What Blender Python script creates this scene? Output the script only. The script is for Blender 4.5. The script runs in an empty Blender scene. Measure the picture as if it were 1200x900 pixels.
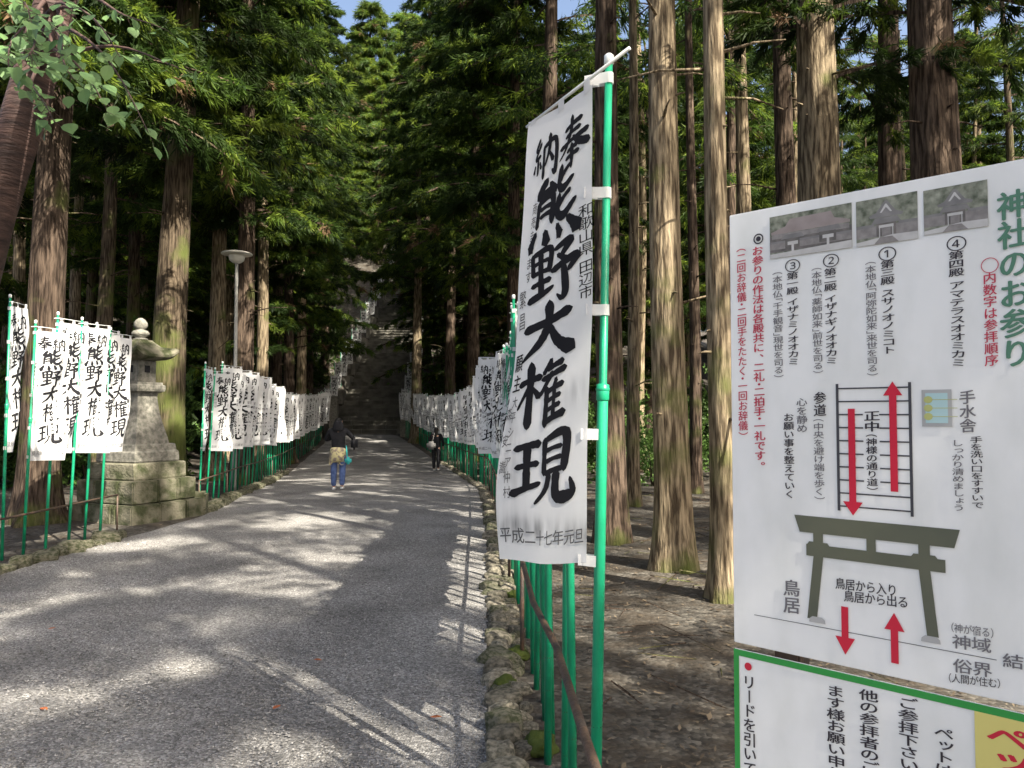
import bpy, bmesh, math, random
import numpy as np
from mathutils import Vector, Matrix, noise

# ------------------------------------------------------------------ camera, sky, sun, exposure
sc = bpy.context.scene
COL = sc.collection
R = math.radians
CAM_Z, PITCH, FPX = 1.7, math.atan(35 / 900.0), 900.0
cam_d = bpy.data.cameras.new('camera')
cam_d.sensor_width = 36.0; cam_d.lens = 27.0
cam_d.clip_start = 0.05; cam_d.clip_end = 2000
cam = bpy.data.objects.new('camera', cam_d); COL.objects.link(cam)
cam.location = (0, 0, CAM_Z); cam.rotation_euler = (R(90) + PITCH, 0, 0)
sc.camera = cam

SUN_EL, SUN_ROT = R(44), R(138)
world = bpy.data.worlds.new('World'); sc.world = world
world.use_nodes = True
wn = world.node_tree; wn.nodes.clear()
wo = wn.nodes.new('ShaderNodeOutputWorld'); wb = wn.nodes.new('ShaderNodeBackground')
sky = wn.nodes.new('ShaderNodeTexSky'); sky.sky_type = 'NISHITA'; sky.sun_disc = False
sky.dust_density = 5.0; sky.ozone_density = 1.0; sky.air_density = .8; sky.sun_elevation = SUN_EL; sky.sun_rotation = SUN_ROT
wn.links.new(sky.outputs[0], wb.inputs[0]); wn.links.new(wb.outputs[0], wo.inputs[0])
wb.inputs[1].default_value = 0.095
sl = bpy.data.lights.new('sun', 'SUN'); sl.energy = 4.7; sl.angle = R(0.5); sl.color = (1.0, 0.94, 0.84)
so = bpy.data.objects.new('sun', sl); COL.objects.link(so)
to_sun = Vector((math.sin(SUN_ROT) * math.cos(SUN_EL), math.cos(SUN_ROT) * math.cos(SUN_EL), math.sin(SUN_EL)))
so.rotation_euler = (-to_sun).to_track_quat('-Z', 'Y').to_euler(); so.location = (20, -20, 30)
sc.view_settings.view_transform = 'Standard'; sc.view_settings.look = 'None'
sc.view_settings.gamma = 1.0; sc.view_settings.use_curve_mapping = False
sc.view_settings.exposure = 1.95
sc.view_settings.use_white_balance = True; sc.view_settings.white_balance_temperature = 6850; sc.view_settings.white_balance_tint = 8
sc.cycles.max_bounces = 8; sc.cycles.diffuse_bounces = 5; sc.cycles.transmission_bounces = 6
sc.cycles.transparent_max_bounces = 8

# ------------------------------------------------------------------ helpers
rng = random.Random(11)
CP, SP = math.cos(PITCH), math.sin(PITCH)

def ray(px, py):
    x, y = (px - 600) / FPX, (450 - py) / FPX
    return Vector((x, CP - y * SP, SP + y * CP))
def at(px, py, depth):                       # world point seen at a photo pixel, at world-Y distance depth
    r = ray(px, py); t = depth / r.y
    return Vector((0, 0, CAM_Z)) + r * t

def interp(x, tab):
    if x <= tab[0][0]: return tab[0][1]
    for (a, va), (b, vb) in zip(tab, tab[1:]):
        if x <= b:
            t = (x - a) / (b - a); return va + (vb - va) * t
    return tab[-1][1]
def sstep(a, b, x):
    t = min(1, max(0, (x - a) / (b - a))); return t * t * (3 - 2 * t)
DIP = [(-50, 0), (10, 0), (14, -.02), (17.5, -.07), (20, -.16), (26, -.29), (32, -.2), (40, .1), (46, .42), (60, .6)]
ST_Y0, ST_Y1, ST_X0, ST_X1, ST_SLOPE = 46.0, 74.0, -10.9, -6.9, 0.56
LEFT = [(-12, -5.6), (8, -5.35), (10.5, -5.3), (12.5, -5.15), (13.7, -5.25), (20, -6.35), (26, -7.5), (32, -8.6), (40, -9.8), (46, -10.9)]
RIGHT = [(-12, -.1), (3.6, -.12), (6.5, -.2), (12.7, -.42), (16, -.62), (19, -.85), (26.5, -2.0), (34, -3.7), (40, -5.2), (46, -6.9)]
FENCE_R = [(-6, .45), (2.2, .4), (3, .33), (3.8, .2), (6.5, .1), (11, -.1), (16, -.36), (19, -.52), (26.5, -1.72), (34, -3.4), (41, -5.0), (45, -6.3)]
FENCE_L = [(6, -5.95), (8.7, -5.75), (10.3, -5.6), (13.5, -5.5), (20, -6.65), (26, -7.8), (32, -8.9), (40, -10.1), (45, -11.1)]

def ground(x, y):
    z = interp(y, DIP)
    dx = max(0, ST_X0 - x, x - ST_X1)
    hill = ST_SLOPE * max(0, y - ST_Y0) if y < 110 else ST_SLOPE * (110 - ST_Y0)
    side = 1.0 if x < 0 else 1 - .65 * sstep(0, 25, x)
    z += hill * side
    n = noise.noise(Vector((x * .25, y * .25, 3.1)))
    onpath = interp(y, LEFT) - .3 < x < interp(y, RIGHT) + .7 and y < ST_Y0
    instair = ST_X0 - .2 < x < ST_X1 + .2 and y >= ST_Y0
    if instair: return z - .35
    if not onpath:
        d = max(0, min(3, max(interp(y, LEFT) - .3 - x, x - interp(y, RIGHT) - .7))) / 3 if y < ST_Y0 else min(3, dx) / 3
        z += (.16 * n + .05 * noise.noise(Vector((x * 1.3, y * 1.3, 0)))) * d * (1.6 if y > ST_Y0 else 1)
        z += .9 * d * sstep(-9, -25, x) + .012 * max(0, x - 8)
    return z
def gp(px, py):                               # ground point seen at a photo pixel
    r = ray(px, py); o = Vector((0, 0, CAM_Z)); t = .5
    for _ in range(4000):
        p = o + r * t
        if p.z <= ground(p.x, p.y): return p
        t += .02 + t * .002
    return p

def mesh_obj(name, verts, faces, mats=None, parent=None, smooth=False, fmat=None):
    me = bpy.data.meshes.new(name); me.from_pydata([tuple(v) for v in verts], [], faces); me.update()
    o = bpy.data.objects.new(name, me); COL.objects.link(o)
    for m in (mats if isinstance(mats, (list, tuple)) else [mats] if mats else []): me.materials.append(m)
    if fmat is not None: me.polygons.foreach_set('material_index', fmat)
    if smooth: me.polygons.foreach_set('use_smooth', [True] * len(me.polygons))
    if parent: o.parent = parent
    return o
def fast_quads(name, V, mats, parent=None, fmat=None, smooth=False, k=4):   # V: (n,k,3) array, every polygon on its own vertices
    n = len(V); me = bpy.data.meshes.new(name)
    me.vertices.add(n * k); me.vertices.foreach_set('co', np.ascontiguousarray(V, dtype=np.float32).ravel())
    me.loops.add(n * k); me.loops.foreach_set('vertex_index', np.arange(n * k, dtype=np.int32))
    me.polygons.add(n); me.polygons.foreach_set('loop_start', np.arange(0, n * k, k, dtype=np.int32))
    try: me.polygons.foreach_set('loop_total', np.full(n, k, dtype=np.int32))
    except Exception: pass
    if fmat is not None: me.polygons.foreach_set('material_index', np.asarray(fmat, dtype=np.int32))
    me.update(calc_edges=True); me.validate()
    for m in mats: me.materials.append(m)
    o = bpy.data.objects.new(name, me); COL.objects.link(o)
    if parent: o.parent = parent
    return o
def bm_obj(name, bm, mat, parent=None, smooth=False):
    bmesh.ops.recalc_face_normals(bm, faces=bm.faces)
    me = bpy.data.meshes.new(name); bm.to_mesh(me); bm.free()
    o = bpy.data.objects.new(name, me); COL.objects.link(o)
    for m in (mat if isinstance(mat, (list, tuple)) else [mat]): me.materials.append(m)
    if smooth: me.polygons.foreach_set('use_smooth', [True] * len(me.polygons))
    if parent: o.parent = parent
    return o
def tag(o, label=None, cat=None, group=None, kind=None):
    if label: o['label'] = label
    if cat: o['category'] = cat
    if group: o['group'] = group
    if kind: o['kind'] = kind
    return o
def thing(name, loc, label, cat, group=None, rz=0):
    o = bpy.data.objects.new(name, None); COL.objects.link(o); o.empty_display_size = .2
    o.location = loc; o.rotation_euler = (0, 0, rz)
    return tag(o, label, cat, group)
def dup(root, loc, rz=None, label=None, group=None, scale=None):
    r = root.copy(); COL.objects.link(r); r.location = loc
    if rz is not None: r.rotation_euler = (r.rotation_euler[0], r.rotation_euler[1], rz)
    if label: r['label'] = label
    if group: r['group'] = group
    if scale: r.scale = scale
    for ch in root.children:
        c = ch.copy(); COL.objects.link(c); c.parent = r
        for g in ch.children:
            d = g.copy(); COL.objects.link(d); d.parent = c
    return r
def box(bm, c, s, rz=0, bev=0, mat=0):
    m = Matrix.Translation(c) @ Matrix.Rotation(rz, 4, 'Z') @ Matrix.Diagonal((s[0], s[1], s[2], 1))
    g = bmesh.ops.create_cube(bm, size=1, matrix=m)
    fs = set(f for v in g['verts'] for f in v.link_faces)
    for f in fs: f.material_index = mat
    if bev: bmesh.ops.bevel(bm, geom=list(set(e for f in fs for e in f.edges)), offset=bev, segments=2, affect='EDGES')
def tube(bm, pts, rads, n=10, mat=0, caps=True, wob=None):
    pts = [Vector(p) for p in pts]; rings = []
    up = Vector((0, 0, 1)) if abs((pts[1] - pts[0]).normalized().z) < .9 else Vector((1, 0, 0))
    for i, p in enumerate(pts):
        d = (pts[min(i + 1, len(pts) - 1)] - pts[max(i - 1, 0)]).normalized()
        a = d.cross(up).normalized(); b = d.cross(a).normalized()
        ring = []
        for k in range(n):
            t = 2 * math.pi * k / n; r = rads[i] * (wob(t, i, p) if wob else 1)
            ring.append(bm.verts.new(p + a * math.cos(t) * r + b * math.sin(t) * r))
        rings.append(ring)
    for r0, r1 in zip(rings, rings[1:]):
        for k in range(n):
            f = bm.faces.new((r0[k], r0[(k + 1) % n], r1[(k + 1) % n], r1[k])); f.material_index = mat; f.smooth = True
    if caps:
        for r_ in (rings[0][::-1], rings[-1]): bm.faces.new(r_).material_index = mat

# ------------------------------------------------------------------ materials
def mat(name, col, rough=.7, col2=None, nscale=8, ntype='noise', bump=0, bscale=None, stretch=(1, 1, 1), spec=.3, trans=0, randobj=0, detail=4, ramp=(.35, .65), metal=0):
    m = bpy.data.materials.new(name); m.use_nodes = True; t = m.node_tree; N = t.nodes; L = t.links
    b = N['Principled BSDF']; b.inputs['Roughness'].default_value = rough
    b.inputs['Specular IOR Level'].default_value = spec; b.inputs['Metallic'].default_value = metal
    b.inputs['Base Color'].default_value = (*col, 1)
    out = N['Material Output']; csock = None
    if col2 or bump:
        tc = N.new('ShaderNodeTexCoord'); mp = N.new('ShaderNodeMapping'); mp.inputs['Scale'].default_value = stretch
        L.new(tc.outputs['Object'], mp.inputs[0])
    if col2:
        nz = N.new('ShaderNodeTexNoise'); nz.inputs['Scale'].default_value = nscale; nz.inputs['Detail'].default_value = detail
        L.new(mp.outputs[0], nz.inputs['Vector'])
        rp = N.new('ShaderNodeValToRGB'); rp.color_ramp.elements[0].position = ramp[0]; rp.color_ramp.elements[1].position = ramp[1]
        rp.color_ramp.elements[0].color = (*col, 1); rp.color_ramp.elements[1].color = (*col2, 1)
        L.new(nz.outputs['Fac'], rp.inputs[0]); csock = rp.outputs[0]
    if randobj:
        oi = N.new('ShaderNodeObjectInfo'); hs = N.new('ShaderNodeHueSaturation')
        mr = N.new('ShaderNodeMapRange'); mr.inputs['To Min'].default_value = 1 - randobj; mr.inputs['To Max'].default_value = 1 + randobj
        L.new(oi.outputs['Random'], mr.inputs[0]); L.new(mr.outputs[0], hs.inputs['Value'])
        if csock: L.new(csock, hs.inputs['Color'])
        else: hs.inputs['Color'].default_value = (*col, 1)
        csock = hs.outputs[0]
    if csock: L.new(csock, b.inputs['Base Color'])
    if bump:
        n2 = N.new('ShaderNodeTexNoise'); n2.inputs['Scale'].default_value = bscale or nscale * 3; n2.inputs['Detail'].default_value = 6
        L.new(mp.outputs[0], n2.inputs['Vector'])
        bp = N.new('ShaderNodeBump'); bp.inputs['Strength'].default_value = bump; bp.inputs['Distance'].default_value = .03
        L.new(n2.outputs['Fac'], bp.inputs['Height']); L.new(bp.outputs[0], b.inputs['Normal'])
    if trans:
        tr = N.new('ShaderNodeBsdfTranslucent'); mx = N.new('ShaderNodeMixShader'); mx.inputs[0].default_value = trans
        if csock: L.new(csock, tr.inputs[0])
        else: tr.inputs[0].default_value = (*col, 1)
        L.new(b.outputs[0], mx.inputs[1]); L.new(tr.outputs[0], mx.inputs[2]); L.new(mx.outputs[0], out.inputs[0])
    return m

def gravel_mat(name, lo, hi, scale, tint=(1, 1, 1), litter=None):
    m = bpy.data.materials.new(name); m.use_nodes = True; t = m.node_tree; N = t.nodes; L = t.links
    b = N['Principled BSDF']; b.inputs['Roughness'].default_value = .85; b.inputs['Specular IOR Level'].default_value = .25
    tc = N.new('ShaderNodeTexCoord')
    v = N.new('ShaderNodeTexVoronoi'); v.inputs['Scale'].default_value = scale; L.new(tc.outputs['Object'], v.inputs['Vector'])
    sep = N.new('ShaderNodeSeparateColor'); L.new(v.outputs['Color'], sep.inputs[0])
    rp = N.new('ShaderNodeValToRGB'); e = rp.color_ramp.elements
    e[0].color = (*[lo * c for c in tint], 1); e[1].color = (*[hi * c for c in tint], 1)
    e.new(.75).color = (*[(lo * .45 + hi * .55) * c for c in tint], 1)
    L.new(sep.outputs[0], rp.inputs[0])
    n = N.new('ShaderNodeTexNoise'); n.inputs['Scale'].default_value = 1.1; n.inputs['Detail'].default_value = 5; L.new(tc.outputs['Object'], n.inputs['Vector'])
    mr = N.new('ShaderNodeMapRange'); mr.inputs[1].default_value = .3; mr.inputs[2].default_value = .7; mr.inputs[3].default_value = .72; mr.inputs[4].default_value = 1.25
    L.new(n.outputs['Fac'], mr.inputs[0])
    hs = N.new('ShaderNodeHueSaturation'); L.new(rp.outputs[0], hs.inputs['Color']); L.new(mr.outputs[0], hs.inputs['Value'])
    c = hs.outputs[0]
    if litter:
        n3 = N.new('ShaderNodeTexNoise'); n3.inputs['Scale'].default_value = 2.3; n3.inputs['Detail'].default_value = 8; n3.inputs['Roughness'].default_value = .7
        L.new(tc.outputs['Object'], n3.inputs['Vector'])
        r3 = N.new('ShaderNodeValToRGB'); r3.color_ramp.elements[0].position = .42; r3.color_ramp.elements[1].position = .6
        L.new(n3.outputs['Fac'], r3.inputs[0])
        mx = N.new('ShaderNodeMix'); mx.data_type = 'RGBA'; L.new(r3.outputs[0], mx.inputs[0]); L.new(c, mx.inputs[6]); mx.inputs[7].default_value = (*litter, 1)
        c = mx.outputs[2]
    L.new(c, b.inputs['Base Color'])
    bp = N.new('ShaderNodeBump'); bp.inputs['Strength'].default_value = .9; bp.inputs['Distance'].default_value = .012; bp.invert = True
    L.new(v.outputs['Distance'], bp.inputs['Height']); L.new(bp.outputs[0], b.inputs['Normal'])
    return m

M = {}
M['gravel'] = gravel_mat('path_gravel', .1, .36, 80, (1.03, 1.0, .97))
M['pebble'] = gravel_mat('loose_pebble', .07, .42, 45, (1.03, 1.0, .97))
M['floor'] = gravel_mat('forest_floor', .025, .13, 26, (1.06, .97, .84), (.04, .032, .024))
M['litter'] = mat('dry_litter', (.045, .033, .022), .9, (.16, .125, .085), 3.0, ramp=(.4, .62))
M['needles'] = mat('cedar_needles', (.012, .027, .007), .6, (.045, .082, .014), .7, trans=.52, randobj=.3, spec=.2)
M['needles_bright'] = mat('sunlit_needles', (.06, .11, .016), .6, (.17, .23, .03), 1.2, trans=.58, randobj=.3, spec=.2)  # yellower green for sprays in sun: the sunlight is put into the colour
M['dry_needles'] = mat('dead_needles', (.07, .04, .02), .8, (.13, .08, .04), 2, trans=.2)
M['broadleaf'] = mat('broad_leaf', (.045, .1, .022), .5, (.1, .17, .04), 2.0, trans=.4, randobj=.35, spec=.3)
M["cherryleaf"] = mat("cherry_leaf", (.11, .21, .085), .5, (.17, .28, .1), 3.0, trans=.4, spec=.35)
M['leaf_dead'] = mat('fallen_leaf', (.28, .07, .03), .7, (.4, .14, .05), 40)
M['moss'] = mat('moss', (.05, .085, .012), .95, (.12, .15, .025), 25, bump=.8)
M['stone'] = mat('granite', (.1, .098, .083), .85, (.23, .22, .19), 14, bump=.5, bscale=60, detail=8)
M['oldstone'] = mat('mossy_granite', (.045, .052, .024), .95, (.16, .15, .11), 4.5, bump=.7, bscale=30, detail=8, ramp=(.4, .6))
M['step'] = mat('stair_stone', (.08, .078, .066), .9, (.17, .162, .14), 1.6, bump=.4, bscale=18, detail=8)
M['rock'] = mat('kerb_rock', (.065, .062, .045), .9, (.28, .25, .195), 3.8, bump=.7, bscale=22, detail=8, randobj=.35, ramp=(.36, .66))
M['green'] = mat('green_pole_plastic', (.006, .23, .115), .32, (.01, .31, .16), 5, spec=.5, randobj=.18)
M['whiteplastic'] = mat('white_plastic', (.72, .74, .73), .4, spec=.4)
M['cloth'] = mat('banner_cloth', (.68, .68, .69), .9, (.76, .76, .76), 6, bump=.05, bscale=220, trans=.3, spec=.1)
M['ink'] = mat('black_ink', (.012, .012, .015), .8, spec=.15)
M['fadedink'] = mat('faded_ink', (.1, .1, .105), .8, spec=.1)
M['blueink'] = mat('purple_ink', (.16, .14, .2), .8)
M['iron'] = mat('dark_rail', (.045, .035, .03), .6, (.1, .06, .04), 12, bump=.3, spec=.4)
M['black'] = mat('black_fabric', (.012, .012, .014), .85, (.02, .02, .024), 30)
M['hair'] = mat('black_hair', (.008, .007, .006), .5)
M['skin'] = mat('skin', (.5, .3, .21), .6)
M['jeans'] = mat('blue_denim', (.06, .1, .24), .9, (.1, .15, .32), 12)
M['camo'] = mat('patterned_jacket', (.3, .24, .2), .9, (.62, .55, .3), 14, ramp=(.45, .52))
M['tealbag'] = mat('turquoise_fabric', (.05, .5, .5), .6)
M['greybag'] = mat('grey_fabric', (.3, .29, .28), .8)
M['shoe'] = mat('white_shoe', (.7, .7, .68), .6)
M['lampgrey'] = mat('lamp_grey', (.3, .3, .28), .4, spec=.5)
M['lampwhite'] = mat('lamp_glass', (.55, .54, .48), .3, spec=.5)

def bark_mat(name, a, b_, moss=.0):
    m = mat(name, a, .95, b_, 26, bump=1.0, bscale=44, stretch=(1, 1, .1), spec=.1, detail=8, randobj=.22, ramp=(.4, .62))
    t = m.node_tree; N = t.nodes; L = t.links
    b = N['Principled BSDF']; src = b.inputs['Base Color'].links[0].from_socket
    tc = N.new('ShaderNodeTexCoord'); n = N.new('ShaderNodeTexNoise'); n.inputs['Scale'].default_value = 1.6; n.inputs['Detail'].default_value = 7
    L.new(tc.outputs['Object'], n.inputs['Vector'])
    sx = N.new('ShaderNodeSeparateXYZ'); L.new(tc.outputs['Object'], sx.inputs[0])
    mr = N.new('ShaderNodeMapRange'); mr.inputs[1].default_value = 0; mr.inputs[2].default_value = 5; mr.inputs[3].default_value = moss; mr.inputs[4].default_value = moss * .3
    L.new(sx.outputs['Z'], mr.inputs[0])
    ad = N.new('ShaderNodeMath'); ad.operation = 'ADD'; L.new(n.outputs['Fac'], ad.inputs[0]); L.new(mr.outputs[0], ad.inputs[1])
    r = N.new('ShaderNodeValToRGB'); r.color_ramp.elements[0].position = .62; r.color_ramp.elements[1].position = .82; L.new(ad.outputs[0], r.inputs[0])
    mx = N.new('ShaderNodeMix'); mx.data_type = 'RGBA'; L.new(r.outputs[0], mx.inputs[0]); L.new(src, mx.inputs[6]); mx.inputs[7].default_value = (.085, .1, .03, 1)
    L.new(mx.outputs[2], b.inputs['Base Color'])
    return m
M['bark'] = bark_mat('shaded_cedar_bark', (.024, .017, .013), (.1, .073, .055), .12)  # brown darkened further, so the left trunks' shade is in the colour
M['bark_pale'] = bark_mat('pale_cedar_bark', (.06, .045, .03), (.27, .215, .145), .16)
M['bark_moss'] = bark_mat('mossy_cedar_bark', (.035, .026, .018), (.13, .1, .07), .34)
M['bark_cherry'] = mat('cherry_bark', (.035, .022, .02), .7, (.1, .06, .05), 6, bump=.8, stretch=(.4, .4, 2.2), spec=.3)

# ------------------------------------------------------------------ ground, path
xs = sorted(set([-200, -140, -100, -75, -60] + [v * 1.5 for v in range(-33, -9)] + [round(-13.5 + .5 * k, 2) for k in range(45)] + [9 + 1.5 * k for k in range(28)] + [60, 80, 110, 150, 200]))
ys = sorted(set([-120, -80, -50, -35, -25, -15] + [-10 + .5 * k for k in range(45)] + [12.5 + .75 * k for k in range(46)] + [47 + 1.5 * k for k in range(45)] + [120, 140, 170, 220]))
V = [(x, y, ground(x, y)) for y in ys for x in xs]
nx = len(xs)
F = [(j * nx + i, j * nx + i + 1, (j + 1) * nx + i + 1, (j + 1) * nx + i) for j in range(len(ys) - 1) for i in range(nx - 1)]
tag(mesh_obj('ground', V, F, M['floor'], smooth=True), kind='structure')
V, F = [], []
pys = [-12 + .4 * k for k in range(int(58.2 / .4) + 1)]
for j, y in enumerate(pys):
    a, b = interp(y, LEFT), interp(y, RIGHT)
    for i in range(17):
        t = i / 16; x = a + (b - a) * t
        V.append((x + (.05 * noise.noise(Vector((x, y * 2, 9))) if i in (0, 16) else 0), y, interp(y, DIP) + .012 + .03 * math.sin(math.pi * t) + .022 * noise.noise(Vector((x * 1.2, y * 1.2, 1)))))
for j in range(len(pys) - 1):
    for i in range(16):
        k = j * 17 + i; F.append((k, k + 1, k + 18, k + 17))
tag(mesh_obj('path', V, F, M['gravel'], smooth=True), kind='structure')

# loose pebbles on the near path, litter on the forest floor: nobody could count them
nr = np.random.default_rng(5)
def scatter_pebbles(n):
    y = 2.2 + 8.5 * nr.random(n) ** 1.5
    a = np.array([interp(v, LEFT) for v in y]); b = np.array([interp(v, RIGHT) for v in y])
    x = a + (b - a) * nr.random(n); keep = np.abs(x) < y * .7 + .3; x, y = x[keep], y[keep]; n = len(x)
    s = .0035 + .0075 * nr.random(n) ** 2
    t = (x - np.array([interp(v, LEFT) for v in y])) / (b - a)[keep]
    z = np.array([interp(v, DIP) for v in y]) + .012 + .03 * np.sin(math.pi * t) + .002
    octv = np.array([(1, 0, 0), (0, 1, 0), (-1, 0, 0), (0, -1, 0), (0, 0, .7), (0, 0, -.7)])
    P = octv[None] * s[:, None, None] * (.6 + .8 * nr.random((n, 6, 1)))
    th = nr.random(n) * 6.28; c, s_ = np.cos(th)[:, None], np.sin(th)[:, None]
    X = P[:, :, 0] * c - P[:, :, 1] * s_ + x[:, None]; Y = P[:, :, 0] * s_ + P[:, :, 1] * c + y[:, None]; Z = P[:, :, 2] + z[:, None]
    W = np.stack([X, Y, Z], -1)
    fi = np.array([(0, 1, 4), (1, 2, 4), (2, 3, 4), (3, 0, 4)])
    return W[:, fi].reshape(-1, 3, 3)
tag(fast_quads('loose_gravel', scatter_pebbles(60000), [M['pebble']], k=3), kind='stuff')
def scatter_litter(n, x0, x1, y0, y1, smin, smax):
    y = y0 + (y1 - y0) * nr.random(n) ** 1.4; x = x0 + (x1 - x0) * nr.random(n)
    out = np.zeros((n, 4, 3))
    for i in range(n):
        if interp(y[i], LEFT) - .1 < x[i] < interp(y[i], RIGHT) + .1: continue
        L_ = smin + (smax - smin) * nr.random() ** 3; w = L_ * (.12 + .35 * nr.random()); th = nr.random() * 6.28; tl = (nr.random() - .5) * .5
        d = np.array((math.cos(th), math.sin(th), tl)) * L_; e = np.array((-math.sin(th), math.cos(th), (nr.random() - .5) * .8)) * w
        c = np.array((x[i], y[i], ground(x[i], y[i]) + .012 + .3 * L_ * nr.random()))
        out[i] = (c - d, c - e * .8, c + d, c + e)
    return out[np.abs(out).sum((1, 2)) > 0]
tag(fast_quads('forest_litter', np.concatenate([scatter_litter(24000, .3, 9, 2, 18, .008, .045), scatter_litter(2500, -12, -5, 7, 22, .015, .06)]), [M['litter']]), kind='stuff')

def scatter_twigs(n):
    out = []
    for _ in range(n):
        y = 2.3 + 15 * nr.random() ** 1.3; x = .5 + 9 * nr.random(); th = nr.random() * 6.28; L_ = .08 + .3 * nr.random() ** 2; w = .003 + .004 * nr.random()
        d = np.array((math.cos(th), math.sin(th), .1 * nr.normal())) * L_; e = np.array((-math.sin(th), math.cos(th), 0)) * w; u = np.array((0, 0, w * 1.6)); c = np.array((x, y, ground(x, y) + .018))
        a, b, t = c - d - e, c - d + e, c - d + u; a2, b2, t2 = c + d - e * .5, c + d + e * .5, c + d + u * .6
        out += [(a, a2, t2, t), (t, t2, b2, b)]
    return np.array(out)
tag(fast_quads('fallen_twigs', scatter_twigs(700), [M['bark']]), kind='stuff')

# ------------------------------------------------------------------ cedar trees
def leafcloud(P, D, n, L0, L1, W, spread, seed, droop=.25):
    """n blades around each point P along direction D: (len(P)*n,4,3)"""
    g = np.random.default_rng(seed); m = len(P) * n
    p = np.repeat(P, n, 0); d = np.repeat(D, n, 0)
    u = g.normal(size=(m, 3)) * spread; u[:, 2] -= droop
    dr = d + u; dr /= np.linalg.norm(dr, axis=1, keepdims=True)
    ln = (L0 + (L1 - L0) * g.random(m))[:, None]
    st = p + d * (g.random(m)[:, None] - .5) * L1 * 1.3 + g.normal(size=(m, 3)) * L0 * .25
    sd = np.cross(dr, g.normal(size=(m, 3))); sd /= np.linalg.norm(sd, axis=1, keepdims=True) + 1e-9
    w = (W * (.6 + .8 * g.random(m)))[:, None]
    return np.stack([st, st + dr * ln * .45 + sd * w, st + dr * ln, st + dr * ln * .45 - sd * w], 1)

def crown_mesh(name, seed, z0, z1, rmax, nb, per, blade, mats, low=0, dead=.012):
    g = np.random.default_rng(seed); P, D, limbs = [], [], []
    for i in range(nb):
        t = (i + g.random()) / nb; z = z0 + (z1 - z0) * t
        ln = rmax * (1 - t) ** .55 * (.4 + .7 * g.random()) + .3
        az = i * 2.4 + g.normal() * .4; e = .22 + .2 * g.random(); sag = .55 + .35 * g.random()
        prev = np.array((0, 0, z))
        pts = [prev]
        for k in range(1, 8):
            s = k / 7
            p = np.array((math.cos(az + .15 * s) * ln * s, math.sin(az + .15 * s) * ln * s, z + ln * (e * s - sag * s * s * .7 + .12 * s ** 3)))
            pts.append(p)
            if s > .22:
                d = p - prev; d /= np.linalg.norm(d)
                P.append(p + g.normal(size=3) * .06); D.append(d)
                for q in range(2 if s < .9 else 1):
                    side = np.cross(d, (0, 0, 1)) * (1 if (k + q) % 2 else -1); sl_ = (.25 + .4 * g.random()) * (.35 + .5 * math.sin(math.pi * min(1, s))) * min(1.6, ln * .5)
                    for h in (.55, 1.0):
                        P.append(p + side * sl_ * h + d * sl_ * .3 * h + np.array((0, 0, -.2 * sl_ * h))); D.append((side * .7 + d * .6 + np.array((0, 0, -.45))) / 1.1)
            prev = p
        limbs.append(pts)
    P, D = np.array(P), np.array(D)
    per = int(per * 2.3); Q = leafcloud(P, D, per, blade * .38, blade * .95, blade * .042, .5, seed + 1)
    fm = np.zeros(len(Q), dtype=np.int32)
    pick = g.random(len(P)); fm[np.repeat(pick < dead, per)] = 2; fm[np.repeat(pick > .72, per)] = 3
    # limbs as slim 3-sided tubes
    LQ = []
    for pts in limbs:
        for a, b in zip(pts, pts[1:]):
            r = .028 * rmax / 2.6
            for k in range(3):
                t0, t1 = k * 2.094, (k + 1) * 2.094
                o0 = np.array((0, math.cos(t0), math.sin(t0))) * r; o1 = np.array((0, math.cos(t1), math.sin(t1))) * r
                LQ.append((a + o0, a + o1, b + o1 * .75, b + o0 * .75))
    Q = np.concatenate([Q, np.array(LQ)]); fm = np.concatenate([fm, np.ones(len(LQ), dtype=np.int32)])
    o = fast_quads(name, Q, mats, fmat=fm)
    me = o.data; bpy.data.objects.remove(o); return me
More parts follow.
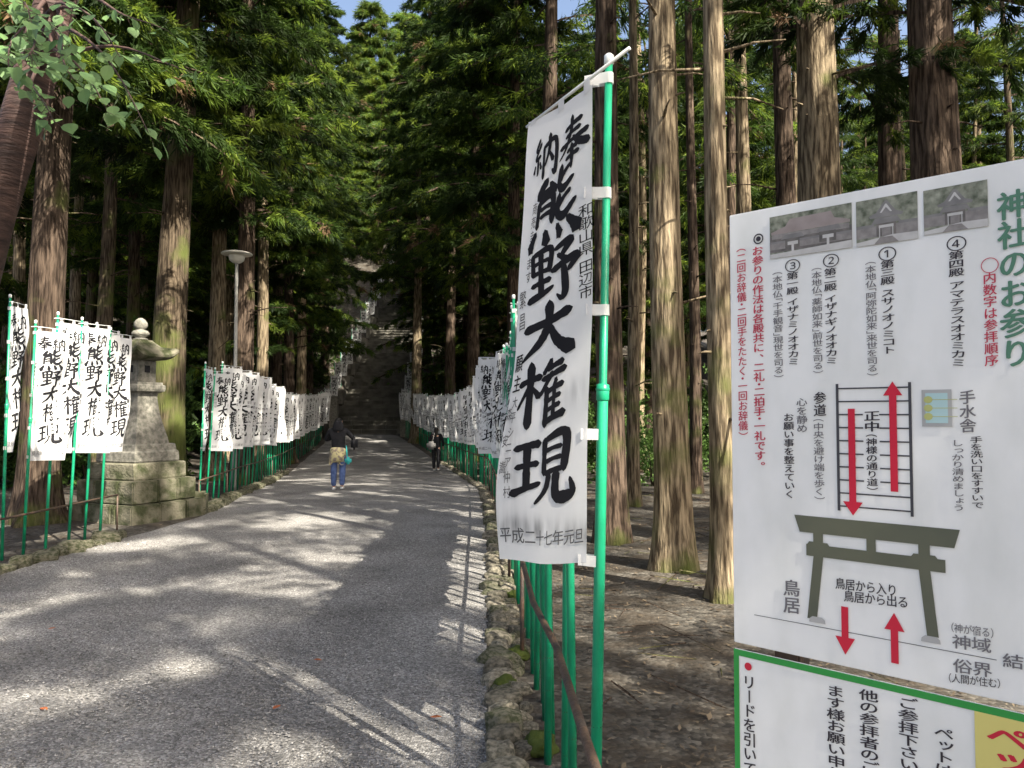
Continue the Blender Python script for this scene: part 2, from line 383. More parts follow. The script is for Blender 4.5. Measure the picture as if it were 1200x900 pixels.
def trunk_mesh(name, seed, h, r0, flare, material, lean=(0, 0), n=16, bend=.12):
    g = random.Random(seed); bm = bmesh.new()
    zs = [-.4, 0, .12, .3, .6, 1.0, 1.6] + [2.4 + (h - 2.4) * (k / 13) for k in range(14)]
    pts, rr = [], []
    for z in zs:
        t = z / h
        pts.append((lean[0] * z + bend * math.sin(z * .25 + seed) * min(1, z / 4), lean[1] * z + bend * math.cos(z * .3 + seed * 2) * min(1, z / 4), z))
        rr.append(max(.02, r0 * (1 - t * .82) * (1 + flare * math.exp(-max(0, z) / .45))))
    ph = [g.random() * 6.28 for _ in range(4)]
    def wob(t, i, p):
        fl = math.exp(-max(0, p.z) / .5)
        return 1 + .035 * math.sin(3 * t + ph[0] + p.z * .2) + .03 * math.sin(5 * t + ph[1] - p.z * .15) + .03 * noise.noise(Vector((math.cos(t) * 2, math.sin(t) * 2, p.z * .6 + seed))) + fl * flare * .35 * math.sin(4 * t + ph[2]) + fl * flare * .2 * math.sin(7 * t + ph[3])
    tube(bm, pts, rr, n, wob=wob)
    for q in range(16):                        # broken stubs of dead lower branches
        z = 1.8 + 6.5 * g.random(); a = g.random() * 6.28; i = max(k for k in range(len(zs)) if zs[k] <= z); t = (z - zs[i]) / (zs[i + 1] - zs[i])
        c = Vector(pts[i]).lerp(Vector(pts[i + 1]), t); d = Vector((math.cos(a), math.sin(a), g.uniform(-.25, .35))); r_ = rr[i] * .92; L_ = g.choice((.06, .1, .14, .5, .9)) * g.uniform(.6, 1.2)
        tube(bm, [c + d * r_ * .8, c + d * (r_ + L_ * .5), c + d * (r_ + L_) + Vector((0, 0, -.12 * L_))], [.02, .013, .006], 5)
    bmesh.ops.recalc_face_normals(bm, faces=bm.faces)
    me = bpy.data.meshes.new(name); bm.to_mesh(me); bm.free(); me.materials.append(material); return me
NM = [M['needles'], M['bark'], M['dry_needles'], M['needles_bright']]
CROWNS = [crown_mesh('crown', 101 + k, z0, z1, r, nb, per, bl, NM) for k, (z0, z1, r, nb, per, bl) in enumerate([
    (6.5, 21, 2.9, 80, 22, .34), (4.2, 19, 3.1, 84, 22, .34), (8.0, 23, 2.8, 62, 20, .36), (5.2, 20, 3.3, 84, 20, .38), (3.0, 16, 2.8, 84, 22, .32),
    (3.4, 18, 4.6, 92, 24, .36), (5.0, 20, 4.3, 84, 24, .36)])]
POROUS = [crown_mesh('crown', 201 + k, z0, z1, r, nb, per, bl, NM) for k, (z0, z1, r, nb, per, bl) in enumerate([(8.5, 22, 3.0, 29, 10, .38), (10, 24, 3.1, 26, 10, .38), (7.5, 21, 3.3, 31, 10, .38), (5.5, 21, 3.2, 46, 13, .38), (9, 21, 2.6, 17, 8, .36), (8.2, 20, 2.9, 30, 34, .2)])]
FARCROWN = [crown_mesh('crown', 301 + k, 1.8, 17, 3.9, 80, 15, .5, [M['needles_bright'], M['bark'], M['dry_needles'], M['broadleaf']], dead=.03) for k in range(2)]
CTOP = {me.name: float(np.percentile([me.vertices[i].co.z for i in range(0, len(me.vertices), 40)], 99.5)) for me in CROWNS + POROUS + FARCROWN}
TRUNKS = [trunk_mesh('trunk', 40 + k, 21, .24, .55, (M['bark'], M['bark_pale'], M['bark_pale'], M['bark_moss'])[k], n=12) for k in range(4)]
def tree(loc, label, group, ti, ci, s=1.0, rz=0, crowns=None, trunk=None, cz=0, cs=(1, 1, 1), name='cedar_tree'):
    t = thing(name, loc, label, 'tree', group, rz); t.scale = (s, s, s)
    a = bpy.data.objects.new('trunk', trunk or TRUNKS[ti]); COL.objects.link(a); a.parent = t
    c = bpy.data.objects.new('crown', (crowns or CROWNS)[ci]); COL.objects.link(c); c.parent = t
    topz = CTOP[c.data.name] * cs[2] + cz - .9
    a.scale = (1, 1, min(1.0, topz / (22 if trunk else 21)))
    c.location = (0, 0, cz); c.scale = cs; c.rotation_euler = (0, 0, rng.random() * 6.28)
    return t
# trees one can tell apart: (px, py of base or None, depth, radius, lean per metre x, bark, crown, crown lift, label)
placed = []
def big(px, depth, r, lean, bark, ci, cz, label, flare=.45, h=22, cs=(1, 1, 1), seed=None, crowns=None):
    p = at(px, 485, depth); z = ground(p.x, depth)
    seed = seed or len(placed) + 60
    me = trunk_mesh('trunk', seed, h, r, flare, M[bark], (lean, 0), n=22, bend=.05)
    tree((p.x, depth, z), label, None, 0, ci, trunk=me, cz=cz, cs=cs, crowns=crowns)
    placed.append((p.x, depth))
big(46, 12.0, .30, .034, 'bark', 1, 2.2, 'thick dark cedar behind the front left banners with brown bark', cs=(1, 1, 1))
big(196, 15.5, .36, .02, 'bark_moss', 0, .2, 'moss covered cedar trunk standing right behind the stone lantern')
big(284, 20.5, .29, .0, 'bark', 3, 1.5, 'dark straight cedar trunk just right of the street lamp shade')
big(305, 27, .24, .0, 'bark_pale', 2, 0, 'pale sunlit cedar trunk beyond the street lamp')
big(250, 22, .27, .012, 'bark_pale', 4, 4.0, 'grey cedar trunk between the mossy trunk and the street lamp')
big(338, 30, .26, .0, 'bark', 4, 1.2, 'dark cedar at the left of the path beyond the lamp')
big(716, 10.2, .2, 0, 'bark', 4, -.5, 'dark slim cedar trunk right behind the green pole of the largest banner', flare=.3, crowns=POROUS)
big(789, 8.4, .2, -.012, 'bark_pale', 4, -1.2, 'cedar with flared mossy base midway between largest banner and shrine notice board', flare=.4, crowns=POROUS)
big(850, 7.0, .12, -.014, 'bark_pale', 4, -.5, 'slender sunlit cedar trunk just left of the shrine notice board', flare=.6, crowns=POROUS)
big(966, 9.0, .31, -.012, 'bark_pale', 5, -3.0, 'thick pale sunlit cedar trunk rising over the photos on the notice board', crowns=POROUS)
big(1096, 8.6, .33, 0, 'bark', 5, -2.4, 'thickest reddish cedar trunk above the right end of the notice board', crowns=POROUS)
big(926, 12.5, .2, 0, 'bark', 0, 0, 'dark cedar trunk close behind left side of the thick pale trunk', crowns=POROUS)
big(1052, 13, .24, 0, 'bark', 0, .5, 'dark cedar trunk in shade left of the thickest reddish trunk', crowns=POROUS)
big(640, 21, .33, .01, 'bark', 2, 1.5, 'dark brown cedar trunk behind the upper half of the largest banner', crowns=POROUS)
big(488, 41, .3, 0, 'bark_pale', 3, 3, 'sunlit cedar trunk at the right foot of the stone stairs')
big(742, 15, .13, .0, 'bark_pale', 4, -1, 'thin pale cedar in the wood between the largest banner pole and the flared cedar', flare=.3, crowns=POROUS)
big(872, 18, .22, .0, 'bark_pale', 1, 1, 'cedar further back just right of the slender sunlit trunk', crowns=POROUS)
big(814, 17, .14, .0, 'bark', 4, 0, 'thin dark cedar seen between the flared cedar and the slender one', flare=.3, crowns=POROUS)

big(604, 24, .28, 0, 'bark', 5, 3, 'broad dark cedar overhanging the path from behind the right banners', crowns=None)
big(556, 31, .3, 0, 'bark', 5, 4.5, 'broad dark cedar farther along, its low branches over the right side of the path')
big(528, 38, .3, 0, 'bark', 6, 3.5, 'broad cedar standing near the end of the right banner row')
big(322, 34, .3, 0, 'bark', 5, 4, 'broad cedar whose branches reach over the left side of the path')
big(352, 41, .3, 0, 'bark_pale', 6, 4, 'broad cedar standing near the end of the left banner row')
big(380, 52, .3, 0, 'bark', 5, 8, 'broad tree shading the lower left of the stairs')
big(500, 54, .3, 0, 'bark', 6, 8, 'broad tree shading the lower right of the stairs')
for x_, y_, c_, lab in ((-2.6, 44.5, 5, 'broad cedar added to shade the stairs, behind the last right banners'), (-.8, 47, 6, 'second broad cedar added to shade the stairs, standing back on the right'), (-4.2, 50, 5, 'broad cedar added to shade the stairs, on the slope close beside them'), (.6, 41.5, 6, 'broad cedar added to shade the stairs, behind the right banner row')):  # added trees, set where their crowns throw shade on the stairs
    tree((x_, y_, ground(x_, y_)), lab, None, 0, c_, 1.0); placed.append((x_, y_))
# the wood on either side, behind, and behind the viewer (it shades the path)
def clear(x, y, d):
    return all((x - a) ** 2 + (y - b) ** 2 > d * d for a, b in placed)
def plant_wood(n, xr, yr, dmin, label, group, rejects, s=(.85, 1.25), crowns=None, ybias=1.0):
    k = tries = 0
    while k < n and tries < n * 60:
        tries += 1
        y = yr[0] + (yr[1] - yr[0]) * rng.random() ** ybias; x = xr[0] + (xr[1] - xr[0]) * rng.random()
        if rejects(x, y) or not clear(x, y, dmin): continue
        placed.append((x, y))
        tree((x, y, ground(x, y) - .05), label, group, rng.randrange(4), rng.randrange(len(crowns or CROWNS)), s[0] + (s[1] - s[0]) * rng.random(), rng.random() * 6.28, crowns)
        k += 1
corr = lambda x, y: (interp(y, LEFT) - 2.2 < x < interp(y, RIGHT) + 2.0 and y < ST_Y0) or (ST_X0 - 1.2 < x < ST_X1 + 1.2 and y >= ST_Y0 and y < 74)
near_sight = lambda x, y: corr(x, y) or (y < 14 and (y < 9.5 or x < 1.4)) or x > y * .85
plant_wood(52, (1.2, 40), (10, 62), 2.8, 'cedar in the dense wood behind the right row of banners', 'cedars in the wood on the right', near_sight, ybias=1.2, s=(.8, 1.15), crowns=POROUS[:3] + POROUS[4:5])
for x_, y_, s_ in ((-14.5, 78, 1.5), (-11.6, 82, 1.45), (-6.4, 79, 1.45), (-4.2, 84, 1.5)):
    tree((x_, y_, ground(x_, y_)), 'tall tree against the sky at the top of the stairs', 'trees at the top of the stairs', 0, len(placed) % 2, s_, x_, FARCROWN); placed.append((x_, y_))
plant_wood(46, (2, 60), (26, 78), 3.0, 'dark cedar far back in the wood on the right, low branches almost to the ground', 'far dark cedars on the right', lambda x, y: corr(x, y) or x > y * .85 or x < -4, crowns=[CROWNS[1], CROWNS[4], CROWNS[3]])
plant_wood(52, (-42, -7), (17, 48), 2.9, 'cedar in the dark wood behind the left row of banners', 'cedars in the wood on the left', lambda x, y: corr(x, y) or (x > -8 and y < 24) or x < -y * .8 or (y < 22 and x > -.52 * y), s=(.8, 1.15), crowns=CROWNS[:5] + POROUS)
plant_wood(84, (-60, 34), (47, 96), 3.0, 'bright green tree on the hillside beyond the stairs', 'trees on the hillside', lambda x, y: corr(x, y) or abs(x) > y * .75, s=(.9, 1.35), crowns=FARCROWN + CROWNS[3:4])
for k, (x, y, c, sc_) in enumerate(((8.3, -6.0, 10, 1.0), (4.2, -4.6, 8, 1.05), (6.6, -1.2, 9, 1.0), (2.6, -8.5, 7, 1.0), (4.6, -13, 9, 1.1), (6.3, 3.5, 7, 1.0))):  # unseen trees added by hand to shade the notice board and near path
    tree((x, y, ground(x, y)), 'cedar added outside the frame to shade the near path', 'cedars around the viewpoint', k % 4, c, sc_, k * 1.3, CROWNS + POROUS); placed.append((x, y))
plant_wood(18, (-9, 36), (-34, 7.0), 3.6, 'cedar added outside the frame to shade the near path', 'cedars around the viewpoint', lambda x, y: (-6.5 < x < 2.2) or (y > .2 and (abs(x) < y * .95 + 3.2)), s=(.9, 1.2), crowns=POROUS[:3])

# understory shrubs
def bush_mesh(seed, n, mats, L0=.035, L1=.085):
    g = np.random.default_rng(seed)
    P = g.normal(size=(n, 3)) * (.42, .42, .4) + (0, 0, .62); P[:, 2] = np.abs(P[:, 2]); D = P - (0, 0, .3); D /= np.linalg.norm(D, axis=1, keepdims=True)
    Q = leafcloud(P, D, 16, L0, L1, .019, .6, seed, .1)
    o = fast_quads('foliage', Q, mats); me = o.data; bpy.data.objects.remove(o); return me
BUSH = [bush_mesh(7 + k, 260, [M['broadleaf']]) for k in range(2)] + [bush_mesh(17, 260, [M['needles']], .1, .2)]
def shrub(x, y, s, k, label, group):
    t = thing('shrub', (x, y, ground(x, y) - .1), label, 'shrub', group, rng.random() * 6.28); t.scale = (s, s, s * (.8 + .5 * rng.random()))
    c = bpy.data.objects.new('foliage', BUSH[k]); COL.objects.link(c); c.parent = t
    bm = bmesh.new()
    for q in range(3): tube(bm, [(0, 0, 0), (.1 * math.cos(q * 2.1), .1 * math.sin(q * 2.1), .4), (.3 * math.cos(q * 2.1), .3 * math.sin(q * 2.1), .85)], [.025, .018, .006], 5)
    bm_obj('stem', bm, M['bark'], t)
for i in range(46):
    for _ in range(50):
        y = 17 + 30 * rng.random(); x = (-y * .72) + rng.random() * (y * .72 + interp(y, LEFT) - 1.6)
        if x < interp(y, LEFT) - 3.2: break
    shrub(x, y, 1.0 + 1.5 * rng.random(), rng.randrange(3), 'leafy undergrowth shrub in the dark wood behind the left banners', 'shrubs in the wood on the left')
for i in range(34):
    y = 20 + 30 * rng.random(); x = interp(y, RIGHT) + 2.5 + rng.random() * y * .6
    shrub(x, y, .9 + 1.3 * rng.random(), rng.randrange(3), 'low green shrub on the wood floor behind the right banners', 'shrubs in the wood on the right')
for i in range(30):
    y = 47 + 22 * rng.random(); x = rng.choice([ST_X0 - 1.2 - 9 * rng.random(), ST_X1 + 1.2 + 9 * rng.random()])
    shrub(x, y, .9 + 1.2 * rng.random(), rng.randrange(3), 'shrub on the slope beside the stone stairs', 'shrubs beside the stairs')

# ------------------------------------------------------------------ stone stairs and gate posts
bm = bmesh.new(); SR = .46; n = int((ST_Y1 - ST_Y0) / SR)
for k in range(n):
    z = interp(ST_Y0, DIP) + k * SR * ST_SLOPE; y = ST_Y0 + k * SR
    xx = ST_X0
    while xx < ST_X1 - .05:
        w = min(ST_X1 - xx, .7 + .9 * rng.random())
        box(bm, (xx + w / 2, y + .4 + .02 * rng.random(), z + .02 + .015 * rng.random()), (w - .012, .8, .1), bev=.02)
        box(bm, (xx + w / 2, y + .5, z - .16), (w - .02, .86, .3)); xx += w
for sx in (ST_X0 - .18, ST_X1 + .18):
    for k in range(0, n, 4):
        z = interp(ST_Y0, DIP) + k * SR * ST_SLOPE; box(bm, (sx, ST_Y0 + k * SR + .8, z + .3), (.3, 1.8, .9), bev=.03)
st = bm_obj('stone_staircase', bm, M['step']); tag(st, 'long dark stone staircase climbing the wooded hill at the end of the path', 'staircase')
for px, lab in ((474, 'square stone gate post at the right foot of the stairs'), (391, 'square stone gate post at the left foot of the stairs')):
    x = at(px, 485, 45.2).x
    t = thing('gate_post', (x, 45.2, ground(x, 45.2) - .1), lab, 'post')
    bm = bmesh.new(); box(bm, (0, 0, 1.1), (.46, .46, 2.2), bev=.02); bm_obj('shaft', bm, M['stone'], t)
    bm = bmesh.new(); box(bm, (0, 0, 2.27), (.6, .6, .14), bev=.03); box(bm, (0, 0, 2.4), (.5, .5, .12), bev=.04); bm_obj('cap', bm, M['stone'], t)

# ------------------------------------------------------------------ brush lettering
BR = {
'奉': [[(22,23,7),(78,16,9)],[(26,37,6),(74,31,8)],[(6,53,8),(50,48,6),(94,44,10)],[(50,3,10),(46,30,9),(30,56,7),(4,74,3)],[(53,42,5),(70,58,11),(97,68,13)],[(34,67,6),(66,62,8)],[(30,80,7),(70,75,8)],[(50,56,9),(51,80,9),(50,101,5)]],
'納': [[(28,4,9),(12,24,7),(27,27,7)],[(36,14,8),(10,43,6),(35,40,7)],[(22,43,8),(23,72,8),(19,79,4)],[(10,56,5),(4,72,8)],[(32,54,5),(39,68,8)],[(50,26,8),(50,93,9)],[(50,27,7),(90,22,9),(92,88,11),(80,83,4)],[(70,5,10),(69,36,8),(56,68,4)],[(69,42,5),(83,63,10)]],
'熊': [[(30,9,10),(12,28,8),(43,24,9)],[(36,15,5),(49,29,11)],[(16,37,9),(13,71,7)],[(16,37,7),(43,33,9),(44,70,10)],[(20,48,5),(40,45,6)],[(20,58,5),(40,55,6)],[(62,2,10),(58,26,9),(72,33,9),(93,24,5)],[(86,6,5),(60,19,9)],[(60,39,10),(57,62,10),(74,70,10),(98,55,5)],[(88,40,5),(60,53,9)],[(13,77,7),(-2,99,16)],[(32,79,7),(35,97,14)],[(57,78,7),(66,95,14)],[(82,75,7),(102,96,17)]],
'野': [[(8,8,9),(11,45,8)],[(8,9,7),(45,5,9),(42,43,9)],[(12,26,6),(42,22,6)],[(10,43,7),(42,40,7)],[(26,7,8),(26,82,9)],[(8,63,7),(44,57,9)],[(0,88,11),(26,80,9),(50,71,5)],[(54,11,7),(90,6,11),(69,28,7)],[(61,22,6),(80,37,11)],[(47,46,9),(99,36,11),(84,56,6)],[(75,43,10),(77,86,12),(68,97,8),(57,88,3)]],
'大': [[(4,42,12),(50,33,10),(95,25,14)],[(52,1,14),(49,36,12),(32,68,10),(0,96,4)],[(50,40,8),(68,70,14),(99,92,19)]],
'権': [[(2,31,8),(43,22,9)],[(24,1,12),(24,98,10)],[(24,34,8),(3,68,4)],[(26,37,5),(41,53,9)],[(64,1,9),(47,20,6)],[(54,14,7),(92,8,9)],[(45,28,7),(98,19,9)],[(66,20,9),(42,52,5)],[(56,42,9),(56,99,9)],[(78,31,8),(71,46,8)],[(56,48,7),(94,41,8)],[(58,62,6),(89,56,7)],[(58,76,6),(89,70,7)],[(55,93,8),(99,84,11)],[(74,46,8),(74,89,8)]],
'現': [[(2,19,8),(40,12,10)],[(5,47,7),(38,41,8)],[(-2,86,10),(42,70,6)],[(21,16,9),(20,78,9)],[(50,8,9),(50,59,8)],[(50,9,7),(90,4,11),(88,57,10)],[(54,25,6),(84,22,6)],[(54,41,6),(84,37,6)],[(52,58,7),(86,54,7)],[(61,59,9),(54,80,8),(32,100,4)],[(75,57,10),(74,88,11),(86,96,15),(103,90,10),(98,70,4)]],
}
def stroke_poly(st, k=1.32, seed=0, seg=7):
    P = [np.array(p[:2], float) for p in st]; W = [p[2] for p in st]
    if len(P) == 2: P.insert(1, (P[0] + P[1]) / 2 + np.array((0, -1.2))); W.insert(1, (W[0] + W[1]) / 2 * .82)
    pts, ws = [], []
    ext = [2 * P[0] - P[1]] + P + [2 * P[-1] - P[-2]]; we = [W[0]] + W + [W[-1]]
    for i in range(1, len(ext) - 2):
        for j in range(seg):
            t = j / seg; a, b, c, d = ext[i - 1:i + 3]
            pts.append(.5 * (2 * b + (c - a) * t + (2 * a - 5 * b + 4 * c - d) * t * t + (3 * b - a - 3 * c + d) * t ** 3)); ws.append(we[i] * (1 - t) + we[i + 1] * t)
    pts.append(P[-1]); ws.append(W[-1])
    L_, R_ = [], []
    g = random.Random(seed)
    for i, p in enumerate(pts):
        d = pts[min(i + 1, len(pts) - 1)] - pts[max(i - 1, 0)]; d /= np.linalg.norm(d) + 1e-9; nn = np.array((-d[1], d[0]))
        w = ws[i] * k * .5 * (1 + .07 * g.uniform(-1, 1)) * (.62 if i in (0, len(pts) - 1) else 1)
        L_.append(p + nn * w); R_.append(p - nn * w)
    d0 = pts[0] - pts[1]; d0 /= np.linalg.norm(d0); d1 = pts[-1] - pts[-2]; d1 /= np.linalg.norm(d1)
    cs = pts[0] + d0 * ws[0] * .3 + np.array((-1, -1)) * ws[0] * .08; ce = pts[-1] + d1 * ws[-1] * .32
    verts = [cs] + [q for lr in zip(L_, R_) for q in lr] + [ce]
    faces = [(0, 1, 2)] + [(1 + 2 * i, 3 + 2 * i, 4 + 2 * i, 2 + 2 * i) for i in range(len(pts) - 1)] + [(len(verts) - 1, len(verts) - 2, len(verts) - 3)]
    return verts, faces
def brush_glyph(ch):                           # unit box, y up; third value = tiny lift so strokes never share a plane
    V, F = [], []
    for i, st in enumerate(BR[ch]):
        v, f = stroke_poly(st, seed=i + ord(ch)); b = len(V)
        V += [(p[0] / 100, 1 - p[1] / 100 + .09 * (p[0] / 100 - .5), i * 4e-5) for p in v]; F += [tuple(b + q for q in ff) for ff in f]
    return V, F
GC = {}
VERT_ROT = 'ー（）「」()'
def font_glyph(ch, bold=.012, res=3, shear=.07):
    key = (ch, bold, shear)
    if key in GC: return GC[key]
    c = bpy.data.curves.new('glyph', 'FONT'); c.body = ch; c.resolution_u = res
    o = bpy.data.objects.new('glyph', c); COL.objects.link(o)
    dg = bpy.context.evaluated_depsgraph_get(); dg.update()
    me = bpy.data.meshes.new_from_object(o.evaluated_get(dg))
    V = [(v.co.x, v.co.y + .12, 0) for v in me.vertices]; F = [tuple(p.vertices) for p in me.polygons]
    bpy.data.objects.remove(o); bpy.data.curves.remove(c); bpy.data.meshes.remove(me)
    V = [(x, y + shear * (x - .5), 0) for x, y, z in V]
    if bold > .003:                            # a heavier hand: the same glyph laid a hair above itself, shifted sideways and up
        V0, F0 = V, F; V, F = [], []
        for q, (dx, dy) in enumerate(((-1, 0), (1, 0), (-.35, .45), (.35, -.45), (0, 0))):
            b = len(V); V += [(x + dx * bold, y + dy * bold, q * 4e-5) for x, y, z in V0]; F += [tuple(b + k for k in f) for f in F0]
    GC[key] = (V, F); return GC[key]
def vert_glyph(ch, bold):
    V, F = font_glyph(ch, bold, shear=0 if ch in VERT_ROT else .07)
    sh = {'（': .33, '(': .33, '「': .3, '）': -.33, ')': -.33, '」': -.3}.get(ch, 0)
    if ch in VERT_ROT: V = [(y, 1 - x + sh, z) for x, y, z in V]     # turned for vertical setting
    elif ch in '、。': V = [(x + .55, y + .5, z) for x, y, z in V]
    elif ch in 'っょゃゅッ': V = [(x + .1, y + .1, z) for x, y, z in V]
    return V, F

# ------------------------------------------------------------------ votive banners
TL, TR, BL, BRC = (620, 147), (693, 103), (583, 656), (690, 662)
def uv_of(px, py):
    u = v = .5
    for _ in range(30):
        X = [(TL[i] * (1 - u) + TR[i] * u) * (1 - v) + (BL[i] * (1 - u) + BRC[i] * u) * v for i in (0, 1)]
        ex, ey = px - X[0], py - X[1]
        du = [(TR[i] - TL[i]) * (1 - v) + (BRC[i] - BL[i]) * v for i in (0, 1)]; dv = [(BL[i] - TL[i]) * (1 - u) + (BRC[i] - TR[i]) * u for i in (0, 1)]
        det = du[0] * dv[1] - du[1] * dv[0]
        u += (ex * dv[1] - ey * dv[0]) / det; v += (ey * du[0] - ex * du[1]) / det
    return u, v
def layout():
    items = []                                  # (verts, faces, uc, vc, width, height, tone)
    hu = lambda cy: (BL[0] * (cy - 147) / 509 + TL[0] * (1 - (cy - 147) / 509), 0)
    def put(g, cx, cy, w, h, tone):
        u, v = uv_of(cx, cy); wid = 73 + 34 * v; hei = 512 + 47 * u
        items.append((*g, u, v, w / wid, h / hei, tone))
    for ch, cx, cy, w, h in (('奉', 674, 165, 34, 62), ('納', 641, 186, 30, 56), ('熊', 654, 241, 50, 88), ('野', 651, 321, 52, 69), ('大', 643, 389, 56, 68), ('権', 637, 463, 54, 78), ('現', 639, 549, 63, 80)):
        put(brush_glyph(ch), cx, cy, w, h, 0)
    for k, ch in enumerate('和歌山県田辺市'): put(vert_glyph(ch, .0), 687 - .5 * k, 249 + 15.4 * k + (5 if k > 3 else 0), 16, 16, 0)
    for k, ch in enumerate('商売ますます'): put(vert_glyph(ch, .0 if k < 4 else .002), 630 - 1.2 * k, 246 + 16 * k, 8 if k < 3 else 11, 15, 1)
    for k, ch in enumerate('繁昌'): put(vert_glyph(ch, .0), 614 - 1.6 * k, 353 + 26 * k, 12, 22, 1)
    for k, ch in enumerate('願主'): put(vert_glyph(ch, .015), 608 - 1.5 * k, 428 + 24 * k, 12, 22, 0)
    for k, ch in enumerate('大平シニア仲村'): put(vert_glyph(ch, .0), 606 - .9 * k, 474 + 17.5 * k, 8, 15, 1)
    for k, ch in enumerate('森安嵩'): put(vert_glyph(ch, .0), 599 - 1.2 * k, 488 + 31 * k, 8, 16, 1)
    for k, ch in enumerate('平成二十七年元旦'): put(font_glyph(ch, .004), 594 + 12.4 * k, 628 + .3 * k, 13, 19, 2)
    return items
LAY = layout()
def cloth_and_letters(deform, flip, nu=8, nv=30, tones=(0, 1, 2), lift=.0022):
    """flip: pole on the left of the cloth (seen from the front)"""
    CV = [deform(u / nu, v / nv) for v in range(nv + 1) for u in range(nu + 1)]
    CF = [(j * (nu + 1) + i, (j + 1) * (nu + 1) + i, (j + 1) * (nu + 1) + i + 1, j * (nu + 1) + i + 1) for j in range(nv) for i in range(nu)]
    LV, LF, LM = [], [], []
    for gv, gf, uc, vc, w, h, tone in LAY:
        if tone not in tones: continue
        u0 = 1 - uc if flip else uc; b = len(LV)
        for x, y, z in gv:
            u, v = u0 + (x - .5) * w, vc - (y - .5) * h
            p = Vector(deform(u, v)); e = .01
            du = Vector(deform(u + e, v)) - p; dv = Vector(deform(u, v + e)) - p
            n_ = du.cross(dv).normalized()
            if n_.y > 0: n_ = -n_
            LV.append(p + n_ * (lift + z * 3))
        LF += [tuple(b + q for q in f) for f in gf]; LM += [tone] * len(gf)
    return CV, CF, LV, LF, LM
INKS = [M['ink'], M['fadedink'], M['fadedink']]
def letters(lv, lf, lm, cl):                   # the bold middle column and the small side columns: two prints on the cloth
    for nm, sel in (('lettering', (0,)), ('small_lettering', (1, 2))):
        fs = [f for f, m_ in zip(lf, lm) if m_ in sel]; ids = sorted({i for f in fs for i in f}); mp_ = {i: k for k, i in enumerate(ids)}
        mesh_obj(nm, [lv[i] for i in ids], [tuple(mp_[i] for i in f) for f in fs], INKS[sel[0]], cl)
def pole_mesh(h, r=.0175):
    bm = bmesh.new()
    tube(bm, [(0, 0, -.1), (0, 0, h * .58), (0, 0, h * .585), (0, 0, h)], [r * 1.06, r, r * .74, r * .72], 12)
    j = h * .585
    tube(bm, [(0, 0, j - .05), (0, 0, j - .045), (0, 0, j + .012), (0, 0, j + .016)], [r * 1.02, r * 1.2, r * 1.2, r * .8], 12)
    tube(bm, [(0, 0, j - .012), (0, 0, j - .008), (0, 0, j - .002), (0, 0, j + .002)], [r * 1.21, r * 1.3, r * 1.3, r * 1.21], 12, caps=False)
    for z in (.16, .36, .52): tube(bm, [(0, 0, z), (0, 0, z + .003), (0, 0, z + .006)], [r * 1.01, r * 1.05, r * 1.01], 10, mat=1, caps=False)
    bmesh.ops.recalc_face_normals(bm, faces=bm.faces)
    me = bpy.data.meshes.new('pole'); bm.to_mesh(me); bm.free(); me.materials.append(M['green']); me.materials.append(M['iron']); return me
def cap_mesh(h, r=.0145):
    bm = bmesh.new(); tube(bm, [(0, 0, h - .012), (0, 0, h - .01), (0, 0, h + .022), (0, 0, h + .03)], [r * .9, r * 1.15, r * 1.15, r * .6], 12)
    me = bpy.data.meshes.new('cap'); bm.to_mesh(me); bm.free(); me.materials.append(M['whiteplastic']); return me

# the big banner nearest the camera
BASE = at(705, 485, 2.95); BASE = Vector((.308, 2.95, ground(.308, 2.95)))
top = at(713.5, 72, 2.95)
big_t = thing('votive_banner', BASE, 'largest white votive banner nearest the camera with bold black brush lettering and full green pole', 'banner')
axis = top - BASE; ph = axis.length
tilt = Vector((0, 0, 1)).rotation_difference(axis.normalized()).to_matrix().to_4x4()
def on_pole(z): return BASE + axis * ((z - BASE.z) / axis.z)
pm = pole_mesh(ph, .021); po = bpy.data.objects.new('pole', pm); COL.objects.link(po); po.parent = big_t; po.matrix_local = tilt
cp_ = bpy.data.objects.new('cap', cap_mesh(ph, .0165)); COL.objects.link(cp_); cp_.parent = po
cTL, cTR, cBL, cBR = at(*TL, 3.16), at(*TR, 2.93), at(*BL, 3.2), at(*BRC, 2.93)
def dbig(u, v):
    p = (cTL * (1 - u) + cTR * u) * (1 - v) + (cBL * (1 - u) + cBR * u) * v - BASE
    w = .018 * math.sin(u * 5 + v * 6 + .6) * (.3 + v) * (1 - u * .6) + .012 * math.sin(v * 13 + u * 2) * (1 - u * .7) * min(1, v * 3) + .006 * math.sin(u * 14 + v * 3)
    edge = .011 * math.sin(v * 9 + .4) * (1 - u) ** 2
    return Vector((p.x + w * .75 - edge, p.y - w * .65, p.z + .006 * math.sin(u * 7 + 1) * v + .012 * (u - .5) ** 2 * 4 * (1 - v) ** 6))
mb = mat('banner_cloth_clean', (.77, .77, .775), .9, (.82, .82, .82), 6, bump=.05, bscale=220, trans=.3, spec=.1); mb.name = 'banner_cloth_ink_stained'; M['cloth_big'] = mb
t_ = mb.node_tree; N_ = t_.nodes; L_ = t_.links                        # ink that has run above the date and beside the lower column
tc = N_.new('ShaderNodeTexCoord'); sx = N_.new('ShaderNodeSeparateXYZ'); L_.new(tc.outputs['Object'], sx.inputs[0])
def math_n(op, a, b=None):
    q = N_.new('ShaderNodeMath'); q.operation = op
    for i, s_ in enumerate((a, b)):
        if s_ is None: continue
        if isinstance(s_, (int, float)): q.inputs[i].default_value = s_
        else: L_.new(s_, q.inputs[i])
    return q.outputs[0]
mp = N_.new('ShaderNodeMapping'); mp.inputs['Scale'].default_value = (26, 26, 5); L_.new(tc.outputs['Object'], mp.inputs[0])
